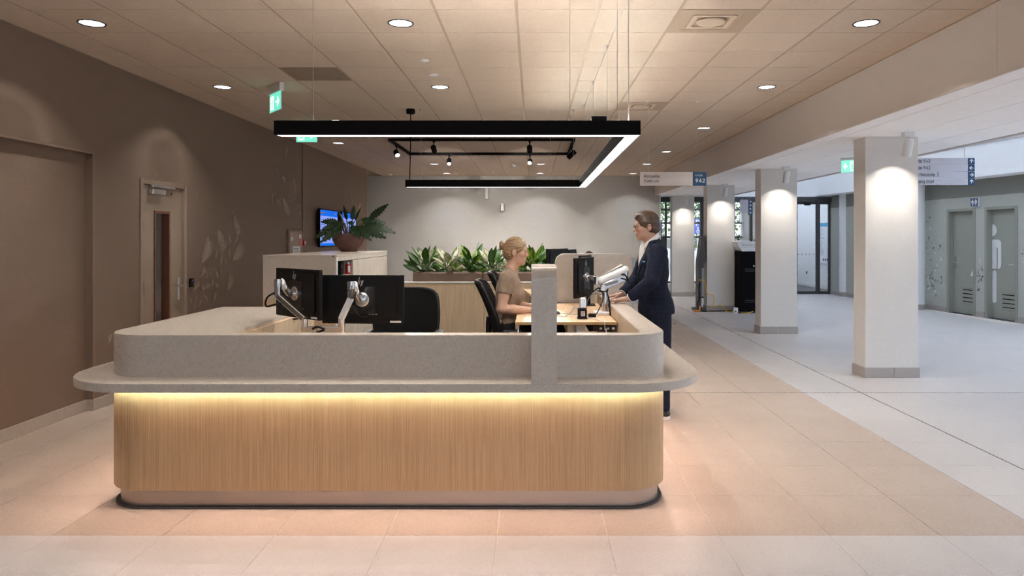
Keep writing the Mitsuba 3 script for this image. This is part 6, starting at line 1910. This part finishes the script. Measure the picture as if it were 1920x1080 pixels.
# hair swept back into a bun
F = Field((-0.34, 6.0, 1.30), (-0.03, 6.20, 1.58), 0.0035)
E = lambda c, r, k=0.012, cut=False, H=HW: F.ell(H(*c), np.array(r) * H.s, H.R, k, cut)  # noqa: E731
E((-0.006, 0, 0.004), (0.0995, 0.0815, 0.0955))
E((-0.045, 0, -0.05), (0.062, 0.070, 0.062), 0.03)
E((0.118, 0, -0.045), (0.066, 0.12, 0.092), 0.01, True)
E((0.045, 0, -0.115), (0.080, 0.12, 0.075), 0.012, True)
E((-0.012, 0.08, -0.045), (0.025, 0.03, 0.038), 0.006, True)
E((-0.012, -0.08, -0.045), (0.025, 0.03, 0.038), 0.006, True)
for k in range(9):
    a = k * 0.75
    r0 = 0.030 - 0.0018 * k
    F.cone(HW(-0.116 - 0.010 * math.sin(a * 0.7), r0 * math.cos(a), 0.012 + r0 * math.sin(a)), HW(-0.124, r0 * math.cos(a + 0.9), 0.012 + r0 * math.sin(a + 0.9)), 0.0165, 0.015, 0.003)
F.cone(HW(-0.09, 0, 0.01), HW(-0.118, 0, 0.012), 0.022, 0.024, 0.008)
hm = F.mesh(4)
part(W, 'hair', hm, 'hair_blond', smooth=True, label='blond hair tied in a bun')
part(W, 'earring', tube([HW(-0.006 + 0.007 * math.sin(q), -0.084, -0.074 + 0.007 * math.cos(q)) for q in np.linspace(0, 6.28, 17)], 0.0014, 6, 1), 'gold')

# ---- the standing man in the navy suit, facing left, leaning on the stone top
M = thing('person', 'man with glasses in a navy suit leaning on the right stone top', 'person')
HM = Head((0.990, 6.25, 1.678), (-1, 0, 0), -5.0, 1.02)
Ls, Le, Lw = np.array((1.058, 6.065, 1.415)), np.array((0.985, 5.955, 1.185)), np.array((0.806, 6.03, 1.040))
Rs, Re, Rw = np.array((1.040, 6.455, 1.415)), np.array((0.950, 6.495, 1.190)), np.array((0.785, 6.345, 1.050))


def man_torso(F, o, k=0.05):
    F.ell((1.065, 6.26, 0.93), (0.118 + o, 0.165 + o, 0.12 + o), None, k)
    F.ell((1.048, 6.26, 1.07), (0.112 + o, 0.155 + o, 0.13 + o), None, k)
    F.ell((1.045, 6.26, 1.24), (0.118 + o, 0.170 + o, 0.15 + o), None, k)
    F.ell((1.055, 6.26, 1.36), (0.100 + o, 0.175 + o, 0.10 + o), None, k)
    F.cone(Ls + (0, 0.03, 0.01), Rs + (0, -0.03, 0.01), 0.058 + o, None, 0.04)
    F.cone((1.055, 6.17, 1.44), (1.040, 6.25, 1.50), 0.045 + o, 0.05 + o, 0.03)
    F.cone((1.055, 6.34, 1.44), (1.040, 6.25, 1.50), 0.045 + o, 0.05 + o, 0.03)


MH, MK, MA = ((1.085, 6.17, 0.90), (1.095, 6.35, 0.90)), ((1.10, 6.145, 0.48), (1.12, 6.40, 0.48)), ((1.10, 6.13, 0.10), (1.165, 6.475, 0.10))
F = Field((0.58, 5.86, 0.02), (1.36, 6.62, 1.80), 0.004)
man_torso(F, -0.006)
F.cone((1.045, 6.25, 1.48), (1.012, 6.25, 1.60), 0.060, 0.056, 0.03)
skull(F, HM, False)
for sh, el, wr_, sd, d in ((Ls, Le, Lw, -1, (-1, 0.10, -0.13)), (Rs, Re, Rw, 1, (-1, -0.22, -0.15))):
    F.cone(sh, el, 0.055, 0.043, 0.03)
    F.cone(el, wr_, 0.042, 0.028, 0.015)
    hand(F, wr_ + np.array(d) * 0.01, d, (-0.17, 0, 1), sd, curl=5)
legs(F, MH, MK, MA, -0.006, (0.092, 0.062, 0.045))
for k in range(2):
    F.cone(MA[k], np.array(MA[k]) + (0, 0, -0.05), 0.038, 0.036, 0.02)
    F.cone(np.array(MA[k]) + (0.02, 0, -0.06), np.array(MA[k]) + (-0.16, 0, -0.07), 0.032, 0.022, 0.02)
mm = F.mesh()
part(M, 'body', mm, 'skin', smooth=True, color=skin_colors(mm, HM, (0.49, 0.285, 0.205), (0.40, 0.16, 0.13), (0.05, 0.03, 0.02), False))
eyes(M, HM, 'iris_dark')

# shirt, jacket, trousers
F = Field((0.84, 6.02, 1.02), (1.22, 6.50, 1.58), 0.005)
man_torso(F, 0.002)
F.ell((0.960, 6.26, 1.33), (0.036, 0.060, 0.19), None, 0.02)
F.keep((1.05, 6.25, 1.06), (0, 0, -1))
F.cone((1.043, 6.25, 1.49), (1.0, 6.25, 1.66), 0.060, 0.066, 0.006, cut=True)
part(M, 'shirt', wrinkle(F.mesh(), 0.003, 20, 3), 'shirt_white', smooth=True, label='white shirt')
nc = np.array((1.030, 6.25, 1.508))
cu, cv = np.linspace(0.35, 2 * math.pi - 0.35, 40), np.linspace(0, 1, 5)
G = np.zeros((5, 40, 3))
for i, v in enumerate(cv):
    for j, q in enumerate(cu):
        rr = 0.0665 - 0.005 * v + 0.012 * max(0, math.cos(q)) * (1 - v)
        G[i, j] = nc + (-rr * 1.03 * math.cos(q), rr * 1.05 * math.sin(q), 0.045 * v - 0.052 * math.cos(q) + (0.018 * (1 - v) * -max(0, math.cos(q)) ** 4))
part(M, 'collar', shell(G, gridnormals(G), 0.004), 'shirt_white', smooth=50, label='white shirt collar')
for a, b in ((Le, Lw), (Re, Rw)):
    d = (b - a) / np.linalg.norm(b - a)
    part(M, 'cuff', cyl(b - d * 0.045, b - d * 0.006, 0.0375, 24), 'shirt_white', smooth=40, label='white cuff')

F = Field((0.72, 5.84, 0.80), (1.30, 6.64, 1.56), 0.005)
man_torso(F, 0.016)
F.ell((1.072, 6.26, 0.88), (0.132, 0.184, 0.22), None, 0.05)
F.ell((1.118, 6.26, 0.86), (0.105, 0.160, 0.24), None, 0.05)
for sh, el, wr_ in ((Ls, Le, Lw), (Rs, Re, Rw)):
    d = (wr_ - el) / np.linalg.norm(wr_ - el)
    F.cone(sh + (0, 0, 0.004), el, 0.074, 0.058, 0.03)
    F.cone(el, wr_ - d * 0.045, 0.057, 0.045, 0.012)
F.keep((1.06, 6.26, 0.893), (0.03, 0, -1))
F.cone((1.043, 6.25, 1.46), (1.0, 6.25, 1.66), 0.064, 0.084, 0.006, cut=True)
for z0, z1, w0, w1 in ((1.16, 1.30, 0.010, 0.036), (1.30, 1.47, 0.036, 0.062)):
    F.cone((0.885, 6.26, z0), (0.93, 6.26, z1), w0, w1, 0.006, cut=True)
F.cone((0.925, 6.26, 1.30), (0.985, 6.25, 1.50), 0.048, 0.068, 0.006, cut=True)
jm = F.mesh()
part(M, 'jacket', wrinkle(jm, 0.006, 10, 12, (1, 1, 0.7)), 'suit_navy', smooth=True, label='navy suit jacket')
for sg in (-1, 1):
    pts = [(1.055, 6.25 + sg * 0.086, 1.535), (1.01, 6.25 + sg * 0.088, 1.50), (0.972, 6.255 + sg * 0.078, 1.43), (0.924, 6.26 + sg * 0.060, 1.32), (0.903, 6.26 + sg * 0.025, 1.17)]
    wd = (0.022, 0.030, 0.040, 0.036, 0.010)
    P2 = spline(np.hstack([np.array(pts), np.array(wd)[:, None]]), 6)
    G = np.array([[p[:3] + np.array((-0.006 + 0.30 * p[3] * u, sg * p[3] * u, -0.003 - 0.2 * p[3] * u)) for u in (0, 0.33, 0.66, 1)] for p in P2])
    part(M, 'lapel', shell(G, gridnormals(G), 0.007), 'suit_navy', smooth=50)
part(M, 'button', cyl((0.893, 6.245, 1.125), (0.884, 6.245, 1.125), 0.009, 14), 'black_plastic')
part(M, 'pocket_square', bx(0.935, 0.955, 6.10, 6.13, 1.34, 1.352, 0.002), 'poster_blue', label='small blue pocket square')
F = Field((0.86, 6.0, 0.06), (1.32, 6.60, 1.05), 0.006)
F.ell((1.068, 6.26, 0.93), (0.128, 0.175, 0.11), None, 0.05)
legs(F, MH, MK, MA, 0.012, (0.092, 0.066, 0.055))
F.keep((1.06, 6.26, 0.075), (0, 0, -1))
part(M, 'trousers', wrinkle(F.mesh(), 0.005, 11, 6), 'suit_navy', smooth=True, label='navy suit trousers')
for k in range(2):
    a = np.array(MA[k])
    F = Field(a + (-0.26, -0.08, -0.1), a + (0.1, 0.08, 0.05), 0.005)
    F.cone(a + (0.01, 0, 0.0), a + (0.01, 0, -0.04), 0.05, 0.048, 0.02)
    F.cone(a + (0.03, 0, -0.055), a + (-0.19, 0, -0.065), 0.043, 0.034, 0.02)
    F.keep(a + (0, 0, -0.075), (0, 0, -1))
    sh_ = part(M, 'shoe', F.mesh(), 'shoe_black', smooth=40, label='black shoe with pale sole')
    sole = shapely.affinity.translate(LineString([(0.03, 0), (-0.19, 0)]).buffer(0.045), a[0], a[1])
    part(sh_, 'sole', ext(sole, a[2] - 0.0995, a[2] - 0.074), 'sole_white')
# hair and glasses
F = Field((0.86, 6.13, 1.56), (1.13, 6.37, 1.82), 0.0035)
E = lambda c, r, k=0.012, cut=False, H=HM: F.ell(H(*c), np.array(r) * H.s, H.R, k, cut)  # noqa: E731
E((-0.008, 0, 0.010), (0.104, 0.0825, 0.0965))
E((-0.045, 0, -0.045), (0.068, 0.0745, 0.062), 0.02)
E((0.03, 0, 0.068), (0.064, 0.064, 0.033), 0.02)
E((0.058, 0, 0.056), (0.034, 0.052, 0.021), 0.012)
E((0.118, 0, -0.050), (0.066, 0.12, 0.096), 0.008, True)
E((0.06, 0, -0.120), (0.078, 0.12, 0.085), 0.012, True)
E((-0.020, 0, -0.125), (0.09, 0.12, 0.045), 0.012, True)
E((-0.012, 0.082, -0.045), (0.024, 0.03, 0.036), 0.006, True)
E((-0.012, -0.082, -0.045), (0.024, 0.03, 0.036), 0.006, True)
hm = F.mesh(4)
hm = wrinkle(hm, 0.002, 45, 3, (0.25, 1, 1))
part(M, 'hair', hm, 'hair_brown', smooth=True, label='short dark brown hair')
gl = part(M, 'glasses', cat(*[tube([HM(0.103 - 0.004 * (math.sin(q) > 9), y * 0.034 + 0.0235 * math.cos(q), -0.026 + 0.020 * math.sin(q)) for q in np.linspace(0, 2 * math.pi, 25)], 0.0021, 6, 1) for y in (-1, 1)],
                            tube([HM(0.103, -0.0105, -0.022), HM(0.108, 0, -0.019), HM(0.103, 0.0105, -0.022)], 0.002, 6, 4),
                            *[tube([HM(0.102, y * 0.0575, -0.020), HM(0.06, y * 0.073, -0.018), HM(0.0, y * 0.082, -0.018), HM(-0.02, y * 0.082, -0.026)], 0.0018, 6, 4) for y in (-1, 1)]), 'glasses_frame', smooth=True, label='dark round glasses')

# ---- a seated visitor beyond the wide stone screen: only the top of the head shows
office_chair(0.78, 9.95, 90, 'black office chair of the person hidden behind the wide stone screen', z0=0.0)
Vp = thing('person', 'dark haired person seated behind the wide stone screen, only hair showing', 'person')
HV = Head((0.765, 9.93, 1.262), (0, 1, 0), -10.0, 1.0)
F = Field((0.50, 9.65, 0.02), (1.02, 10.55, 1.40), 0.006)
F.ell((0.765, 9.90, 0.60), (0.17, 0.125, 0.11), None, 0.05)
F.ell((0.765, 9.89, 0.78), (0.15, 0.105, 0.16), None, 0.05)
F.ell((0.765, 9.88, 0.95), (0.16, 0.10, 0.13), None, 0.05)
F.cone((0.60, 9.88, 1.03), (0.93, 9.88, 1.03), 0.055, None, 0.04)
F.cone((0.765, 9.88, 1.05), (0.765, 9.91, 1.18), 0.055, 0.05, 0.03)
skull(F, HV, False)
for sg in (-1, 1):
    e_, w_ = np.array((0.765 + sg * 0.21, 9.93, 0.80)), np.array((0.765 + sg * 0.12, 10.15, 0.70))
    F.cone((0.765 + sg * 0.17, 9.88, 1.02), e_, 0.05, 0.042, 0.03)
    F.cone(e_, w_, 0.04, 0.027, 0.015)
    hand(F, w_, (-0.2 * sg, 1, -0.2), (0, 0, 1), sg)
    F.cone((0.765 + sg * 0.09, 9.93, 0.57), (0.765 + sg * 0.1, 10.35, 0.56), 0.085, 0.06, 0.04)
    F.cone((0.765 + sg * 0.1, 10.35, 0.56), (0.765 + sg * 0.1, 10.35, 0.10), 0.058, 0.04, 0.02)
    F.cone((0.765 + sg * 0.1, 10.33, 0.05), (0.765 + sg * 0.1, 10.48, 0.045), 0.035, 0.025, 0.02)
vm = F.mesh()
part(Vp, 'body', vm, 'skin', smooth=True, color=skin_colors(vm, HV, (0.45, 0.25, 0.18), (0.40, 0.16, 0.13), (0.03, 0.02, 0.015), False))
F = Field((0.48, 9.68, 0.55), (1.05, 10.2, 1.14), 0.007)
F.ell((0.765, 9.89, 0.66), (0.175, 0.135, 0.16), None, 0.05)
F.ell((0.765, 9.89, 0.82), (0.162, 0.118, 0.17), None, 0.05)
F.ell((0.765, 9.88, 0.95), (0.172, 0.112, 0.14), None, 0.05)
F.cone((0.60, 9.88, 1.03), (0.93, 9.88, 1.03), 0.066, None, 0.04)
for sg in (-1, 1):
    F.cone((0.765 + sg * 0.17, 9.88, 1.02), (0.765 + sg * 0.21, 9.93, 0.80), 0.062, 0.054, 0.03)
    F.cone((0.765 + sg * 0.21, 9.93, 0.80), (0.765 + sg * 0.13, 10.12, 0.715), 0.052, 0.038, 0.015)
part(Vp, 'sweater', F.mesh(), 'suit_navy', smooth=True)
F = Field((0.52, 9.70, 0.06), (1.02, 10.50, 0.75), 0.008)
F.ell((0.765, 9.90, 0.60), (0.18, 0.135, 0.12), None, 0.05)
for sg in (-1, 1):
    F.cone((0.765 + sg * 0.09, 9.93, 0.57), (0.765 + sg * 0.1, 10.35, 0.56), 0.094, 0.07, 0.04)
    F.cone((0.765 + sg * 0.1, 10.35, 0.56), (0.765 + sg * 0.1, 10.35, 0.10), 0.068, 0.055, 0.02)
part(Vp, 'trousers', F.mesh(), 'trousers_black', smooth=True)
F = Field((0.82 - 0.2, 9.80, 1.12), (0.92, 10.05, 1.42), 0.005)
E = lambda c, r, k=0.012, cut=False, H=HV: F.ell(H(*c), np.array(r) * H.s, H.R, k, cut)  # noqa: E731
E((-0.008, 0, 0.008), (0.105, 0.084, 0.098))
E((-0.04, 0, -0.045), (0.068, 0.0745, 0.07), 0.02)
E((0.118, 0, -0.050), (0.066, 0.12, 0.096), 0.008, True)
E((0.06, 0, -0.120), (0.078, 0.12, 0.085), 0.012, True)
part(Vp, 'hair', F.mesh(4), 'hair_brown', smooth=True)
# ------------------------------------------------------------------ outside the glazing
gr = struct('ground', 'grey pavement outside the entrance')
mat('paving_pale', (0.42, 0.41, 0.39), 0.9)
part(gr, 'paving', bx(-60, 60, -60, 120, -0.45, -0.205), 'paving_pale')
t = thing('parking_sign', 'blue parking sign with P and wheelchair mark outside the glass', 'sign')
part(t, 'post', cyl((6.9, 30.0, -0.2), (6.9, 30.0, 2.35), 0.03, 10), 'alu')
mat('parking_blue', (0.10, 0.14, 0.55), 0.5)
part(t, 'plate', bx(6.74, 7.06, 29.95, 29.97, 1.72, 2.35), 'parking_blue')
part(t, 'lettering', text_at('P', 0.25, (6.9, 29.949, 2.04), bold=True, center=True), 'white_print', label='white letter P')
wc_ = unary_union([Point(6.9, 1.97).buffer(0.03), LineString([(6.9, 1.93), (6.9, 1.85), (6.96, 1.85), (6.98, 1.78)]).buffer(0.016), Point(6.89, 1.82).buffer(0.06).difference(Point(6.89, 1.82).buffer(0.04))])
part(t, 'wheelchair_mark', ext_xz(wc_, 29.947, 29.949), 'white_print')
mat('bark', (0.10, 0.075, 0.055), 0.9)
mat('tree_leaf', leaf_color((0.09, 0.19, 0.03), (0.20, 0.34, 0.06), 0.4), 0.5, 0.3, two=True)
tw = random.Random(3)
quadl = sheet([(0, 0, 0), (0.09, 0.06, 0.02), (0.2, 0, 0.0), (0.09, -0.06, 0.02)])
for n, (x, y, h, lab) in enumerate(((5.6, 41, 7.5, 'leftmost bright green tree outside the entrance glass'), (10.5, 44, 8.5, 'bright green tree behind the parking sign'), (13.5, 39, 6.5, 'tree seen between the second and third columns'),
                                    (17.0, 47, 9, 'tall tree seen left of the black cabinet'), (19.0, 40, 7, 'rightmost green tree outside the entrance glass'), (24.0, 52, 10, 'distant green tree at the right of the entrance glass'))):
    t = thing('tree', lab, 'tree')
    part(t, 'trunk', tube([(x, y, -0.05), (x + 0.05, y, h * 0.3), (x - 0.1, y, h * 0.6), (x, y, h * 0.85)], [0.17, 0.13, 0.09, 0.03], 8, 4), 'bark', smooth=60)
    V_, F_, U_ = [], [], []
    q0 = np.array(quadl.vertices)
    for k in range(3000):
        d = np.array((tw.gauss(0, 1), tw.gauss(0, 1), tw.gauss(0, 1)))
        d /= np.linalg.norm(d)
        c = np.array((x, y, h * 0.46)) + d * np.array((h * 0.33, h * 0.3, h * 0.40)) * tw.random() ** 0.4
        a, b = tw.uniform(0, 6.28), tw.uniform(-1.2, 1.2)
        ca, sa, cb, sb = math.cos(a), math.sin(a), math.cos(b), math.sin(b)
        R = np.array(((ca * cb, -sa, -ca * sb), (sa * cb, ca, -sa * sb), (sb, 0, cb))) * tw.uniform(0.9, 1.8)
        V_.append(q0 @ R.T + c)
        F_.append(np.array(((0, 1, 2), (0, 2, 3))) + 4 * k)
        U_.append(np.array(((0, .5), (.5, 1), (1, .5), (.5, 0))))
    part(t, 'crown', trimesh.Trimesh(np.vstack(V_), np.vstack(F_), process=False), 'tree_leaf', kind='stuff', uv=np.vstack(U_))
t = thing('info_panel', 'lilac information panel on a post behind the glazed partition', 'information panel')
mat('panel_lilac', (0.30, 0.30, 0.72), 0.4)
part(t, 'panel', bx(3.70, 3.88, 21.5, 21.53, 1.62, 1.98, 0.004), 'panel_lilac')
part(t, 'post', bx(3.77, 3.81, 21.53, 21.56, 0.02, 1.9), 'frame_dark')
part(t, 'foot', bx(3.65, 3.93, 21.4, 21.7, 0.0005, 0.02), 'frame_dark')
